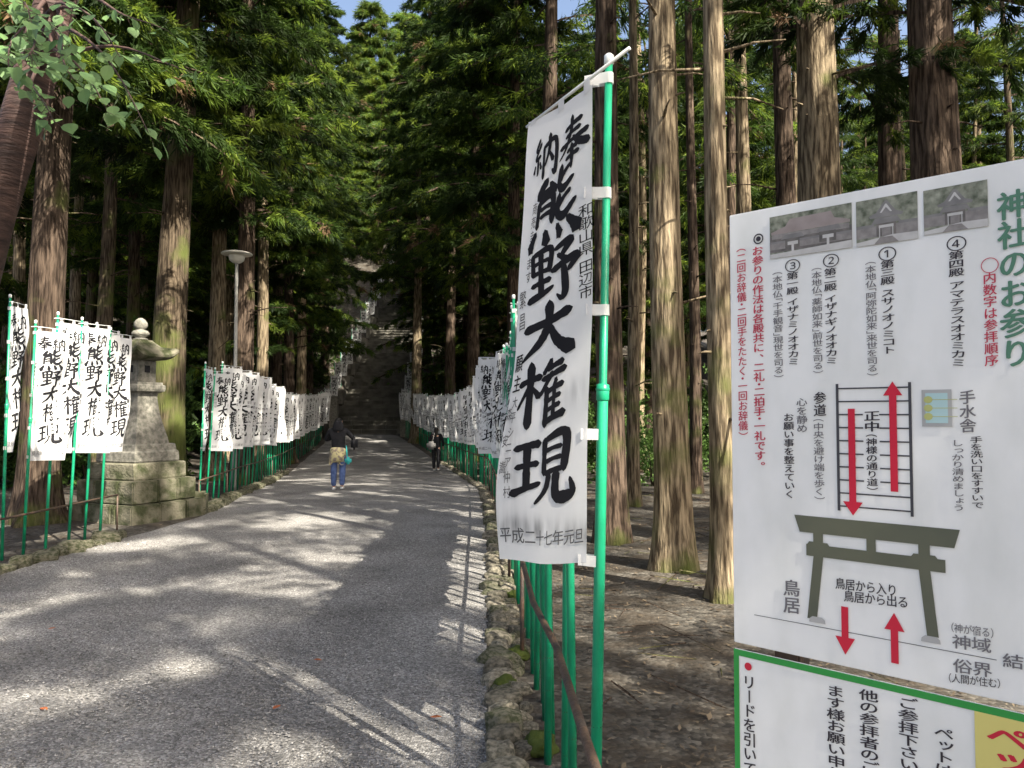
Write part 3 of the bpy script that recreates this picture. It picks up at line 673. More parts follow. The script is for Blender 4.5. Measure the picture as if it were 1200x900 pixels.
nz = N_.new('ShaderNodeTexNoise'); nz.inputs['Scale'].default_value = 1; nz.inputs['Detail'].default_value = 2; L_.new(mp.outputs[0], nz.inputs[0])
def band(sock, c, w):
    d = math_n('DIVIDE', math_n('SUBTRACT', sock, c), w); return math_n('EXPONENT', math_n('MULTIPLY', math_n('MULTIPLY', d, d), -1))
zd = dbig(.5, .925).z
s1 = math_n('MULTIPLY', band(sx.outputs['Z'], zd, .045), .8)
xl = dbig(.1, .75)
s2 = math_n('MULTIPLY', math_n('MULTIPLY', band(sx.outputs['Z'], xl.z, .22), band(sx.outputs['X'], xl.x + .01, .05)), .55)
s3p = dbig(.82, .64); s3 = math_n('MULTIPLY', math_n('MULTIPLY', band(sx.outputs['Z'], s3p.z, .06), band(sx.outputs['X'], s3p.x, .05)), .42)
stain = math_n('MULTIPLY', math_n('ADD', math_n('ADD', s1, s2), s3), math_n('MULTIPLY', math_n('SUBTRACT', nz.outputs['Fac'], .3), 2.2)); 
st_c = N_.new('ShaderNodeClamp'); L_.new(stain, st_c.inputs[0])
for shn in [n for n in N_ if n.type in ('BSDF_PRINCIPLED', 'BSDF_TRANSLUCENT')]:
    ins = shn.inputs[0]; src = ins.links[0].from_socket
    mx = N_.new('ShaderNodeMix'); mx.data_type = 'RGBA'; L_.new(st_c.outputs[0], mx.inputs[0]); L_.new(src, mx.inputs[6]); mx.inputs[7].default_value = (.12, .12, .125, 1); L_.new(mx.outputs[2], ins)
cv, cf, lv, lf, lm = cloth_and_letters(dbig, False, 20, 60)
cl = mesh_obj('cloth', cv, cf, M['cloth_big'], big_t, True)
letters(lv, lf, lm, cl)
bm = bmesh.new(); ra, rb = at(617, 149, 3.17) - BASE, at(738, 56, 2.80) - BASE
tube(bm, [ra, (ra + rb) / 2, rb], [.0058, .0065, .007], 8); bm_obj('crossbar', bm, M['whiteplastic'], big_t)
def strip(name, pts, w, parent, m):                                   # a flat sewn tape through points, 1 mm thick
    bm = bmesh.new(); prev = None
    for p in pts:
        p = Vector(p); a, b = bm.verts.new(p + Vector((0, 0, w / 2))), bm.verts.new(p - Vector((0, 0, w / 2)))
        if prev: bm.faces.new((prev[0], a, b, prev[1]))
        prev = (a, b)
    return bm_obj(name, bm, m, parent, True)
for py, v in ((86, -.02), (224, .215), (363, .465), (509, .728), (656, .985)):
    zz = CAM_Z + (485 - py) * 2.95 / 900
    c = on_pole(zz) - BASE; e = dbig(.9, max(0, v)); e.z = e.z * .25 + c.z * .75; r = .0195
    strip('strap', [Vector((e.x, e.y - .006, e.z))] + [c + Vector((math.cos(a) * r, math.sin(a) * r, 0)) for a in [R(q) for q in range(225, 500, 25)]] + [Vector((e.x + .01, e.y + .012, e.z))], .042, big_t, M['cloth'])
for u in (.06, .52, .93):                                             # tapes that hang the cloth from the crossbar
    b = dbig(u, .0); tt = (u * .6); rp_ = ra + (rb - ra) * ((b.x - ra.x) / (rb.x - ra.x))
    d = (rb - ra).normalized() * .016
    vs = [b - d + Vector((0, -.004, -.02)), b + d + Vector((0, -.004, -.02)), rp_ + d + Vector((0, -.009, .006)), rp_ - d + Vector((0, -.009, .006)), rp_ - d + Vector((0, .009, .006)), rp_ + d + Vector((0, .009, .006)), b + d + Vector((0, .006, -.02)), b - d + Vector((0, .006, -.02))]
    mesh_obj('hanging_tape', vs, [(0, 1, 2, 3), (3, 2, 5, 4), (4, 5, 6, 7)], M['cloth'], big_t)

# prototypes of the standard banner: pole at the local origin, cloth along -X (side = -1) or +X (side = 1), front towards -Y
def proto(side, seed, h=2.85, W=.45, Lc=1.6):
    g = random.Random(seed); a1, a2, p1, p2 = .02 + .06 * g.random(), .014 + .024 * g.random(), g.random() * 6, g.random() * 6
    nar, sway, top_z = .03 + .26 * g.random(), g.uniform(-.09, .07), h - .05; lean = g.uniform(.02, .07)
    def d(u, v):
        q = u if side > 0 else 1 - u                                   # distance from the pole
        x = q * W * (1 - nar * v * q) + sway * v * v * q
        w = (a1 * math.sin(q * 5 + v * 5 + p1) * (.25 + v) + a2 * math.sin(v * 11 + p2 + q * 3) * min(1, v * 3)) * q
        return Vector((side * (x + .022), w, top_z - .045 - v * Lc + lean * q * (1 - v) * .6))
    cv, cf, lv, lf, lm = cloth_and_letters(d, side > 0, 6, 22)
    # hanging loops and pole straps are sewn to the cloth: same mesh
    def quad(pts): b = len(cv); cv.extend(pts); cf.append((b, b + 1, b + 2, b + 3))
    for u in (.08, .5, .92):
        p0, p1_ = d(u - .05, 0), d(u + .05, 0); quad([p0, p1_, p1_ + Vector((0, 0, .05)), p0 + Vector((0, 0, .05))])
    for v in (.02, .25, .5, .75, .97):
        e0, e1 = d(0 if side > 0 else 1, v - .012), d(0 if side > 0 else 1, v + .012)
        for yy in (-.0165, .0165): quad([e0, e1, Vector((-side * .017, yy, e1.z)), Vector((-side * .017, yy, e0.z))])
        quad([Vector((-side * .017, -.0165, e1.z)), Vector((-side * .017, .0165, e1.z)), Vector((-side * .017, .0165, e0.z)), Vector((-side * .017, -.0165, e0.z))])
    t = thing('votive_banner', (0, 0, -50), 'x', 'banner')
    po = bpy.data.objects.new('pole', POLE); COL.objects.link(po); po.parent = t
    c = bpy.data.objects.new('cap', CAP); COL.objects.link(c); c.parent = po
    cl = mesh_obj('cloth', cv, cf, M['cloth'], t, True); letters(lv, lf, lm, cl)
    bm = bmesh.new(); z0 = top_z; tube(bm, [(-side * .07, -.02, z0 - .012), (side * .02, -.02, z0), (side * (W + .03), -.012 + a2, z0 + lean * .6)], [.005] * 3, 6)
    bm_obj('crossbar', bm, M['whiteplastic'], t)
    return t
POLE, CAP = pole_mesh(2.85), cap_mesh(2.85)
PR = [proto(-1, 3 + k) for k in range(8)]; PL = [proto(1, 23 + k) for k in range(8)]
used = set()
def banner(P, k, loc, rz, label, group, lean=(0, 0), hs=1.0):
    r = P[k]
    if id(r) in used: r = dup(r, loc)
    else: used.add(id(r)); r.location = loc
    r.rotation_euler = (lean[0], lean[1], rz); r.scale = (1, 1, hs); r['label'] = label
    if group: r['group'] = group
    elif 'group' in r: del r['group']
    return r
# right row, dense, from the big banner to the foot of the stairs
y = 3.28; i = 0
while y < 44.5:
    x = interp(y, FENCE_R); ty = (interp(y + .5, FENCE_R) - interp(y - .5, FENCE_R))
    first_ = i == 0; face = math.atan2(-ty, 1)                         # row direction, 0 = straight ahead
    rz = face + R(-42) + R(rng.uniform(-9, 9)) if y > 12 else face + R((-76 if first_ else -97) + (0 if first_ else 42 * sstep(8.5, 14, y))) + R(rng.uniform(-6, 6))
    hs = (.96 if y < 9 else .93) + rng.uniform(-.03, .02)
    first = i == 0
    banner(PR, i * 3 % 8, (x + rng.uniform(-.03, .03), y, ground(x, y)), rz, 'white banner mostly hidden right behind the largest banner, pole beside the big one' if first else 'white lettered banner packed in the long row along the right side of the path',
           None if first else 'banners in the right row', (R(rng.uniform(-1, 1)), R(rng.uniform(-1.6, 1.0))), hs)
    y += (.26 if y < 13 else .36) * rng.uniform(.85, 1.15); i += 1
# front left group of six
FL = [(2, 657, 15, 345, 102, 'front left banner nearest the left edge of the photo, seen almost edge-on'),
      (27, 653, 43, 375, 70, 'front left banner second from the photo edge, swaying down to the left'),
      (53, 645, 70, 365, 72, 'front left banner third from the photo edge, before the thick dark cedar'),
      (80, 640, 99, 371, 72, 'front left banner fourth from the photo edge, third from the stone lantern'),
      (99, 633, 118, 377, 80, 'front left banner second from the stone lantern, partly overlapped'),
      (117, 629, 134, 383, 80, 'front left banner closest to the stone lantern, hanging in front of its shaft')]
for k, (bx, by, tx, ty, ang, lab) in enumerate(FL):
    b = gp(bx, by); tp = at(tx, ty, b.y); L = tp - b
    banner(PL, k, b, R(ang), lab, None, (0, math.atan2(L.x, L.z) * .95), (L.length) / 2.87)
# second left group beyond the lantern, up to the stairs
y = 13.6; i = 0
while y < 44.5:
    x = interp(y, FENCE_L); ty = interp(y + .5, FENCE_L) - interp(y - .5, FENCE_L); face = math.atan2(-ty, 1)
    rz = face + R(20 + 34 * (1 - sstep(14, 17, y))) + R(rng.uniform(-14, 14)) if i else R(98)
    lab = ('first banner past the stone lantern on the left, turned nearly edge-on' if i == 0 else 'white lettered banner in the left row beyond the stone lantern')
    banner(PL, i * 3 % 8, (x, y, ground(x, y)), rz, lab, None if i == 0 else 'banners in the left row beyond the lantern', (R(rng.uniform(-1, 1)), R(3 + rng.uniform(-1.5, 1.5)) if y < 20 else R(rng.uniform(-1, 2))), .93 + rng.uniform(-.03, .03))
    y += (.52 if y < 24 else .75) * rng.uniform(.85, 1.15); i += 1
# up the stairs, both sides
for s in range(17):
    yy = 46.6 + s * 1.6; zz = interp(ST_Y0, DIP) + (yy - ST_Y0) * ST_SLOPE
    banner(PL, s * 3 % 8, (ST_X0 - .55, yy, zz - .35), R(rng.uniform(-10, 15)), 'white banner in the row climbing beside the left edge of the stairs', 'banners up the left of the stairs', (0, R(rng.uniform(-2, 2))))
    banner(PR, s * 3 % 8, (ST_X1 + .55, yy, zz - .35), R(rng.uniform(-15, 10)), 'white banner in the row climbing beside the right edge of the stairs', 'banners up the right of the stairs', (0, R(rng.uniform(-2, 2))))

# ------------------------------------------------------------------ rails beside the poles
def rail(name, pts, zr, r, posts, label):
    t = thing(name, (pts[0][0], pts[0][1], ground(*pts[0])), label, 'railing'); o = t.location.copy()
    bm = bmesh.new(); P = [Vector((x, y_, ground(x, y_) * .6 + zr)) - o for x, y_ in pts]
    tube(bm, P, [r] * len(P), 8); bm_obj('rail', bm, M['iron'], t)
    for x, y_ in posts:
        bm = bmesh.new(); g = ground(x, y_); tube(bm, [Vector((x, y_, g - .1)) - o, Vector((x, y_, g * .6 + zr - .004)) - o], [r * .9] * 2, 8); bm_obj('post', bm, M['iron'], t)
ysr = [1.0 + .8 * k for k in range(53)]
rail('guard_rail', [(interp(q, FENCE_R) - .07 - (.07 if q < 3.4 else 0), q) for q in ysr], .68, .017, [(interp(q, FENCE_R) - .07, q) for q in [5.4 + 2.4 * k for k in range(16)]], 'thin dark rail running along the green poles on the right of the path')
c0 = gp(137, 622)
rail('guard_rail', [(-6.6, 7.2), (-5.72, 8.7), (c0.x, c0.y)], .52, .014, [(c0.x, c0.y), (-6.0, 8.0)], 'thin dark rail in front of the six front left poles')
ysl = [13.4 + .8 * k for k in range(39)]
rail('guard_rail', [(interp(q, FENCE_L) + .07, q) for q in ysl], .55, .014, [(interp(q, FENCE_L) + .07, q) for q in [13.4 + 2.4 * k for k in range(13)]], 'thin dark rail along the left row of poles beyond the lantern')

# ------------------------------------------------------------------ kerb stones
def rock_mesh(seed, m):
    bm = bmesh.new(); bmesh.ops.create_icosphere(bm, subdivisions=3, radius=1)
    for v in bm.verts:
        p = v.co.normalized(); f = 1 + .32 * noise.noise(p * 1.1 + Vector((seed * 7.1, 0, 0))) + .1 * noise.noise(p * 3 + Vector((seed, 3, 0)))
        q = p * f
        v.co = Vector([math.copysign(min(abs(c), .78), c) for c in q])
    for f in bm.faces: f.smooth = True
    me = bpy.data.meshes.new('kerb_stone'); bm.to_mesh(me); bm.free(); me.materials.append(m); return me
ROCK = [rock_mesh(k, M['rock'] if k % 5 else M['oldstone']) for k in range(7)]
def stone(x, y_, s, label, group, k=None):
    o = bpy.data.objects.new('kerb_stone', ROCK[rng.randrange(7) if k is None else k]); COL.objects.link(o)
    sz = s * rng.uniform(.55, .85)
    o.location = (x, y_, ground(x, y_) + sz * .3); o.scale = (s * rng.uniform(.8, 1.1), s * rng.uniform(.9, 1.4), sz); o.rotation_euler = (rng.uniform(-.2, .2), rng.uniform(-.2, .2), rng.random() * 6.28)
    tag(o, label, 'stone', group)
y = 1.6
while y < 30:
    s = rng.uniform(.07, .125)
    stone(interp(y, RIGHT) + .07 + rng.uniform(-.02, .03), y, s, 'rough stone in the outer course of the kerb along the right path edge', 'kerb stones on the right, path side')
    y += s * 1.75
y = 1.7
while y < 16:
    s = rng.uniform(.05, .1)
    if rng.random() < .85: stone(interp(y, RIGHT) + .2 + rng.uniform(-.03, .04), y, s, 'smaller stone between the right kerb and the green poles', 'stones between kerb and poles on the right')
    y += s * 2.1
y = 7.0
while y < 26:
    s = rng.uniform(.1, .19)
    if not 10.7 < y < 12.9: stone(interp(y, LEFT) - .1 + rng.uniform(-.03, .03), y, s, 'mossy rough stone in the kerb along the left path edge', 'kerb stones on the left', rng.choice((0, 5, 5)))
    y += s * 1.9
# moss cushions between the right stones
for k, (px, py) in enumerate(((605, 702), (606, 772), (633, 880), (588, 806))):
    p = gp(px, py); bm = bmesh.new(); bmesh.ops.create_icosphere(bm, subdivisions=4, radius=1)
    for v in bm.verts: v.co *= 1 + .3 * noise.noise(v.co * 2 + Vector((k, 0, 0))) + .08 * noise.noise(v.co * 14)
    o = bm_obj('moss_patch', bm, M['moss'], None, True); o.location = (p.x, p.y, p.z + .03); o.scale = (.085, .12, .05)
    tag(o, ('bright moss cushion farthest up among the right kerb stones', 'bright moss cushion in the middle of the right kerb stones', 'bright moss cushion nearest the bottom edge by the rail', 'small moss cushion on the path side of the right kerb')[k], 'moss')
# ------------------------------------------------------------------ stone lantern
lp = gp(172, 604); LX, LY = at(163, 485, 12.7).x, 12.7
lan = thing('stone_lantern', (LX, LY, ground(LX, LY)), 'tall grey stone lantern on mossy stepped base left of the path', 'lantern', rz=R(-24))
def squares(name, prof, m, rough=0, n=7, rot=0, corner=None):
    """square-section lathe: prof = [(half width, z)]; each side is split so it can dish and chip"""
    bm = bmesh.new(); rings = []
    per = [(1, -1 + 2 * k / n) for k in range(n)] + [(1 - 2 * k / n, 1) for k in range(n)] + [(-1, 1 - 2 * k / n) for k in range(n)] + [(-1 + 2 * k / n, -1) for k in range(n)]
    for w, z in prof:
        ring = []
        for a, b in per:
            e = min(abs(a), abs(b)); cz = corner(w, z, e) if corner else 0
            q = Vector((a * w, b * w, z + cz))
            if rough: q += Vector((noise.noise(q * 5), noise.noise(q * 5 + Vector((9, 0, 0))), .5 * noise.noise(q * 5 + Vector((0, 9, 0))))) * rough
            ring.append(bm.verts.new(q))
        rings.append(ring)
    N = len(per)
    for r0, r1 in zip(rings, rings[1:]):
        for k in range(N): bm.faces.new((r0[k], r0[(k + 1) % N], r1[(k + 1) % N], r1[k]))
    bm.faces.new(rings[0][::-1]); bm.faces.new(rings[-1])
    return bm_obj(name, bm, m, lan)
def block_course(name, half, z0, h, nb, m):
    bm = bmesh.new(); g = random.Random(int(half * 100))
    for side in range(4):
        x = -half
        while x < half - .02:
            w = min(half - x, 2 * half / nb * g.uniform(.75, 1.3)); w = w if half - x - w > .15 else half - x
            c = Vector((x + w / 2, -half + .17, z0 + h / 2)); rot = Matrix.Rotation(side * math.pi / 2, 3, 'Z')
            lo, hi = x, x + w
            if lo <= -half + .001: lo = -half
            if hi >= half - .001: hi = half - .342
            if hi - lo > .03: box(bm, rot @ Vector(((lo + hi) / 2, -half + .17 + g.uniform(-.008, .008), z0 + h / 2)), (hi - lo - .008, .34, h - .006), rz=side * math.pi / 2, bev=.018)
            x += w
    box(bm, (0, 0, z0 + h / 2 - .01), (2 * half - .7, 2 * half - .7, h), bev=.01)
    return bm_obj(name, bm, m, lan)
block_course('base_course', .72, -.12, .42, 3, M['oldstone'])
block_course('base_course', .63, .302, .37, 3, M['oldstone'])
squares('base_slab', [(.5, .672), (.51, .70), (.51, .93), (.49, .955)], M['oldstone'], .012)
squares('pedestal', [(.43, .957), (.44, .98), (.43, 1.12), (.405, 1.15), (.395, 1.24), (.38, 1.26)], M['stone'], .006)
squares('shaft', [(.325, 1.262), (.31, 1.36), (.265, 1.55), (.225, 1.75), (.2, 1.95), (.19, 2.06), (.2, 2.12)], M['stone'], .004)
squares('platform', [(.21, 2.122), (.27, 2.15), (.28, 2.19), (.28, 2.25), (.25, 2.265), (.25, 2.3), (.23, 2.305)], M['stone'], .004)
fb = squares('fire_box', [(.165, 2.307), (.17, 2.32), (.17, 2.66), (.165, 2.675)], M['stone'], .003)
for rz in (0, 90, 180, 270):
    bm = bmesh.new(); mm = Matrix.Rotation(R(rz), 3, 'Z'); box(bm, mm @ Vector((0, -.1665, 2.53)), (.1, .02, .12), rz=R(rz)); bm_obj('opening_shade', bm, M['black'], fb)  # black blocks on the faces stand in for the shade inside the windows
squares('roof', [(.17, 2.677), (.38, 2.70), (.42, 2.73), (.42, 2.77), (.38, 2.815), (.3, 2.86), (.22, 2.92), (.15, 3.0), (.13, 3.03)], M['oldstone'], .006, corner=lambda w, z, e: (.11 * max(0, (w - .22) / .2) * e ** 4))
bm = bmesh.new(); pr = [(.11, 3.032), (.12, 3.05), (.08, 3.07), (.08, 3.08), (.13, 3.11), (.14, 3.15), (.11, 3.19), (.065, 3.21), (.085, 3.225), (.11, 3.27), (.105, 3.33), (.07, 3.38), (.03, 3.41)]
tube(bm, [(0, 0, z) for r, z in pr], [r for r, z in pr], 20); bm_obj('finial', bm, M['stone'], lan, True)
p = gp(232, 603); bm = bmesh.new(); box(bm, (0, 0, .16), (.36, .34, .42), rz=R(12), bev=.04)
o = bm_obj('stone_block', bm, M['oldstone']); o.location = (p.x - .12, p.y + .2, p.z); tag(o, 'low mossy stone block at the path edge right of the lantern base', 'stone block')

lan.scale = (1, 1, .965)
# ------------------------------------------------------------------ street lamp
lx = at(275, 485, 17.2).x; lz = at(275, 300, 17.2).z
lamp = thing('street_lamp', (lx, 17.2, ground(lx, 17.2)), 'tall street lamp with a flat round pale shade, unlit, behind the left banners', 'street lamp'); zz = lz - ground(lx, 17.2)
bm = bmesh.new(); tube(bm, [(0, 0, -.2), (0, 0, 1.1), (0, 0, 1.12), (0, 0, zz - .15)], [.06, .06, .04, .035], 12); bm_obj('pole', bm, M['lampgrey'], lamp)
bm = bmesh.new(); pr = [(.05, zz + .13), (.12, zz + .115), (.3, zz + .075), (.34, zz + .05), (.34, zz + .035), (.2, zz + .03)]
tube(bm, [(0, 0, z) for r, z in pr], [r for r, z in pr], 24); bm_obj('shade', bm, M['lampwhite'], lamp)
bm = bmesh.new(); pr = [(.17, zz + .028), (.18, zz), (.16, zz - .1), (.1, zz - .15), (.05, zz - .17)]
tube(bm, [(0, 0, z) for r, z in pr], [r for r, z in pr], 20); bm_obj('globe', bm, M['lampwhite'], lamp)

# ------------------------------------------------------------------ people
def skin(name, chains, m, parent, sub=2):
    """chains: lists of (x,y,z,r); equal points are shared so that limbs join"""
    bm_v, rad, ed, idx = [], [], [], {}
    for ch in chains:
        prev = None
        for x, y_, z, r in ch:
            k = (round(x, 4), round(y_, 4), round(z, 4))
            if k not in idx: idx[k] = len(bm_v); bm_v.append((x, y_, z)); rad.append(r)
            if prev is not None and prev != idx[k]: ed.append((prev, idx[k]))
            prev = idx[k]
    me = bpy.data.meshes.new(name); me.from_pydata(bm_v, ed, []); me.update()
    o = bpy.data.objects.new(name, me); COL.objects.link(o)
    o.modifiers.new('s', 'SKIN'); sd = o.modifiers.new('d', 'SUBSURF'); sd.levels = sub; sd.render_levels = sub
    for v, r in zip(me.skin_vertices[0].data, rad):
        rr = r if isinstance(r, tuple) else (r, r); v.radius = rr; v.use_root = False
    me.skin_vertices[0].data[0].use_root = True
    dg = bpy.context.evaluated_depsgraph_get(); dg.update()
    nm = bpy.data.meshes.new_from_object(o.evaluated_get(dg)); nm.name = name
    bpy.data.objects.remove(o); bpy.data.meshes.remove(me)
    nm.materials.clear(); nm.materials.append(m); nm.polygons.foreach_set('use_smooth', [True] * len(nm.polygons))
    q = bpy.data.objects.new(name, nm); COL.objects.link(q); q.parent = parent; return q
def hand(wr, d, side):
    """five short curled finger chains leaving the palm; d = direction the hand points"""
    w = Vector(wr[:3]); d = Vector(d).normalized(); s = d.cross(Vector((0, 0, 1))).normalized() * side; n = s.cross(d).normalized()
    palm = w + d * .07; out = [[(*w, .026), (*palm, (.035, .02))]]
    for k, L_ in enumerate((.068, .078, .074, .056)):
        a = palm + s * (.026 - .0175 * k) + d * .02; b = a + d * L_ * .5 - n * .006; c = b + d * L_ * .4 - n * .022
        out.append([(*palm, (.035, .02)), (*a, .010), (*b, .0085), (*c, .0065)])
    a = w + d * .03 + s * .035; out.append([(*w, .026), (*a, .011), (*(a + d * .035 + s * .012), .009), (*(a + d * .06 + s * .008), .007)])
    return out
def person(loc, rz, label, H, top_m, leg_m, armR, armL, stride, hair_len, extra=None):
    t = thing('person', loc, label, 'person', rz=rz); k = H / 1.66; t.scale = (k, k, k)
    hipL, hipR = (-.095, 0, .9), (.095, 0, .9)
    kneeL, kneeR = (-.1, -.02 + stride * .35, .49), (.1, .03 - stride * .2, .49)
    ankL, ankR = (-.1, stride * .5 - .04, .085), (.1, -stride * .6, .09 + stride * .12)
    pel, wai, che, nec, hea = (0, 0, .95), (0, -.01, 1.1), (0, 0, 1.3), (0, .01, 1.43), (0, .03, 1.5)
    ch = [[(*pel, (.15, .1)), (*wai, (.12, .085)), (*che, (.15, .1)), (*nec, .05), (0, .03, 1.49, .065), (0, .035, 1.56, (.078, .092)), (0, .03, 1.615, (.066, .078)), (0, .025, 1.645, .035)]]
    ch.append([(0, .035, 1.56, (.078, .092)), (0, .118, 1.545, .014), (0, .135, 1.53, .009)])                        # nose
    for sx in (-1, 1): ch.append([(0, .035, 1.56, (.078, .092)), (sx * .078, .03, 1.555, .016), (sx * .088, .024, 1.56, .01)])   # ears
    for hip, kn, an in ((hipL, kneeL, ankL), (hipR, kneeR, ankR)):
        ch.append([(*pel, (.15, .1)), (*hip, .082), (*[(a + b) / 2 for a, b in zip(hip, kn)], .07), (*kn, .05), (kn[0], (kn[1] * 2 + an[1]) / 3 - .015, (kn[2] * 2 + an[2]) / 3, .052), (*an, .034), (an[0], an[1] + .07, an[2] - .045, (.04, .03)), (an[0], an[1] + .15, an[2] - .058, (.036, .02))])
    for (el, wr, hd), sx in ((armL, -1), (armR, 1)):
        sh = (sx * .17, 0, 1.36)
        ch.append([(*che, (.15, .1)), (*sh, .052), (*[(a + b) / 2 for a, b in zip(sh, el)], .044), (*el, .036), (*wr, .026)])
        ch += hand((*wr, .026), hd, -sx)
    skin('body', ch, M['skin'], t)
    jk = [[(0, 0, .82, (.17, .125)), (0, 0, .95, (.175, .125)), (0, -.01, 1.1, (.155, .115)), (0, -.005, 1.3, (.18, .13)), (0, .005, 1.41, (.09, .075))]]
    for (el, wr, hd), sx in ((armL, -1), (armR, 1)):
        sh = (sx * .175, 0, 1.36); w2 = tuple(e + (w - e) * .93 for e, w in zip(el, wr))
        jk.append([(0, -.005, 1.3, (.18, .13)), (*sh, .07), (*[(a + b) / 2 for a, b in zip(sh, el)], .062), (*el, .054), (*w2, .042)])
    skin('jacket', jk, top_m, t)
    tr = [[(0, 0, .95, (.155, .11)), (0, 0, .88, (.15, .11))]]
    for hip, kn, an in ((hipL, kneeL, ankL), (hipR, kneeR, ankR)):
        tr.append([(0, 0, .88, (.15, .11)), (hip[0], hip[1], .84, .1), (*[(a + b) / 2 for a, b in zip(hip, kn)], .092), (*kn, .078), (kn[0], (kn[1] * 2 + an[1]) / 3 - .012, (kn[2] * 2 + an[2]) / 3, .078), (an[0], (an[1] * 2.2 + kn[1] * .8) / 3, (an[2] * 2.2 + kn[2] * .8) / 3, .066), (an[0], an[1] + .005, an[2] - .01, .06)])
    skin('trousers', tr, leg_m, t)
    for an in (ankL, ankR):
        skin('shoe', [[(an[0], an[1] - .04, an[2] - .05, (.042, .036)), (an[0], an[1] + .05, an[2] - .05, (.046, .036)), (an[0], an[1] + .13, an[2] - .057, (.046, .03)), (an[0], an[1] + .19, an[2] - .062, (.034, .02))]], M['shoe'], t, 1)
    hr = [[(0, .0, 1.66, (.055, .06)), (0, -.005, 1.61, (.088, .092)), (0, -.025, 1.55, (.092, .075)), (0, -.045, 1.48, (.085, .05)), (0, -.06, 1.48 - hair_len, (.07, .035))]]
    skin('hair', hr, M['hair'], t)
    return t
p1 = gp(396, 576); p1.z = interp(p1.y, DIP) + .03
P1 = person(p1, R(4), 'person in black hooded top and blue jeans, patterned jacket tied round the waist', 1.66, M['black'], M['jeans'], ((.34, .1, 1.17), (.2, .3, 1.28), (-.5, .5, .5)), ((-.3, .1, 1.14), (-.12, .3, 1.22), (.4, .6, .4)), .12, .12)
skin('hood', [[(0, -.03, 1.6, (.1, .1)), (0, -.05, 1.5, (.125, .1)), (0, -.06, 1.4, (.15, .095)), (0, -.05, 1.33, (.12, .06))]], M['black'], P1)
skin('tied_jacket', [[(0, 0, 1.0, (.19, .15)), (0, -.01, .9, (.2, .165)), (-.02, -.03, .78, (.19, .15)), (-.03, -.04, .66, (.16, .12))], [(-.02, -.03, .78, (.19, .15)), (.09, -.08, .66, .05), (.1, -.08, .58, .035)], [(-.02, -.03, .78, (.19, .15)), (-.16, -.05, .66, .05), (-.17, -.05, .57, .035)]], M['camo'], P1)
def bag(name, loc, mt, label, size, strap=None, col=None):
    t = thing(name, loc, label, 'bag'); w, d, h = size
    bm = bmesh.new(); box(bm, (0, 0, 0), (w, d, h), bev=min(w, d, h) * .42); bm_obj('bag_body', bm, mt, t, True)
    bm = bmesh.new(); tube(bm, strap, [.012] * len(strap), 6); bm_obj('strap', bm, mt, t)
bag('pouch', (p1.x + .25, p1.y - .1, p1.z + .68), M['tealbag'], 'small turquoise pouch hanging at the right hip of the person in jeans', (.15, .1, .17), [(-.02, 0, .06), (-.04, .03, .2), (-.06, .06, .34)])
bag('shoulder_bag', (p1.x + .36, p1.y + .03, p1.z + 1.06), M['black'], 'black bag held at the right elbow of the person in jeans', (.16, .14, .3), [(0, 0, .13), (-.03, .05, .2), (-.06, .06, .14)])
p2 = gp(511, 553); p2.z = interp(p2.y, DIP) + .03
P2 = person(p2, R(-6), 'person with long black hair all in black walking away near the right banners', 1.5, M['black'], M['black'], ((.27, .0, 1.1), (.24, .14, .92), (0, .5, -.8)), ((-.27, .0, 1.1), (-.24, .16, .94), (0, .6, -.7)), .22, .3)
bag('shoulder_bag', (p2.x - .15, p2.y - .2, p2.z + .88), M['greybag'], 'round grey bag slung over the left back of the person in black', (.3, .15, .27), [(.04, 0, .12), (.08, .03, .3), (.1, .12, .42), (.08, .26, .4)])

# ------------------------------------------------------------------ notice boards on the right
SA = at(857, 485, 2.16); SB = at(1200, 485, 1.68)
sdir = Vector((SB.x - SA.x, SB.y - SA.y, 0)).normalized(); snrm = Vector((sdir.y, -sdir.x, 0))   # towards the viewer
if snrm.y > 0: snrm = -snrm
SO = Vector((SA.x, SA.y, 0))
def sz_(px, py):                                  # photo pixel -> metres along the board and height
    r = ray(px, py); o = Vector((0, 0, CAM_Z)); t = (SO - o).dot(snrm) / r.dot(snrm); q = o + r * t
    return (q - SO).dot(sdir), q.z
SIGN_RZ = math.atan2(sdir.y, sdir.x)
s_tl, s_bl = sz_(857, 252), sz_(855, 752); ZT, ZB = s_tl[1], s_bl[1] + .002
WID = 1.18
def board(name, z0, z1, label, s0=0):
    t = thing(name, (SO.x, SO.y, ground(SO.x, SO.y)), label, 'sign', rz=SIGN_RZ)
    bm = bmesh.new(); box(bm, (s0 + WID / 2, .0045, (z0 + z1) / 2 - t.location.z), (WID, .007, z1 - z0), bev=.002); bm_obj('board', bm, M['signwhite'], t)
    return t
M['signwhite'] = mat('sign_paint', (.83, .835, .83), .3, (.7, .71, .69), 4, spec=.5, detail=10, stretch=(2.2, 1, 1), ramp=(.42, .8))
M['sred'] = mat('sign_red', (.58, .02, .05), .4); M['sredtext'] = mat('sign_red_text', (.5, .045, .085), .45)
M['sgreen'] = mat('sign_green', (.03, .29, .06), .4); M['stitle'] = mat('sign_title_green', (.09, .22, .15), .45)
M['sdark'] = mat('sign_dark_text', (.035, .03, .04), .45); M['sgrey'] = mat('sign_grey_text', (.16, .155, .17), .45); M['sline'] = mat('sign_line', (.06, .06, .07), .45)
M['storii'] = mat('sign_torii', (.085, .095, .07), .4, (.12, .125, .085), 4, spec=.5); M['sbase'] = mat('sign_pale_grey', (.42, .42, .42), .4)
M['swater'] = mat('sign_pale_blue', (.42, .6, .62), .4); M['slade'] = mat('sign_olive', (.45, .47, .18), .4); M['syellow'] = mat('sign_yellow', (.68, .6, .2), .4)
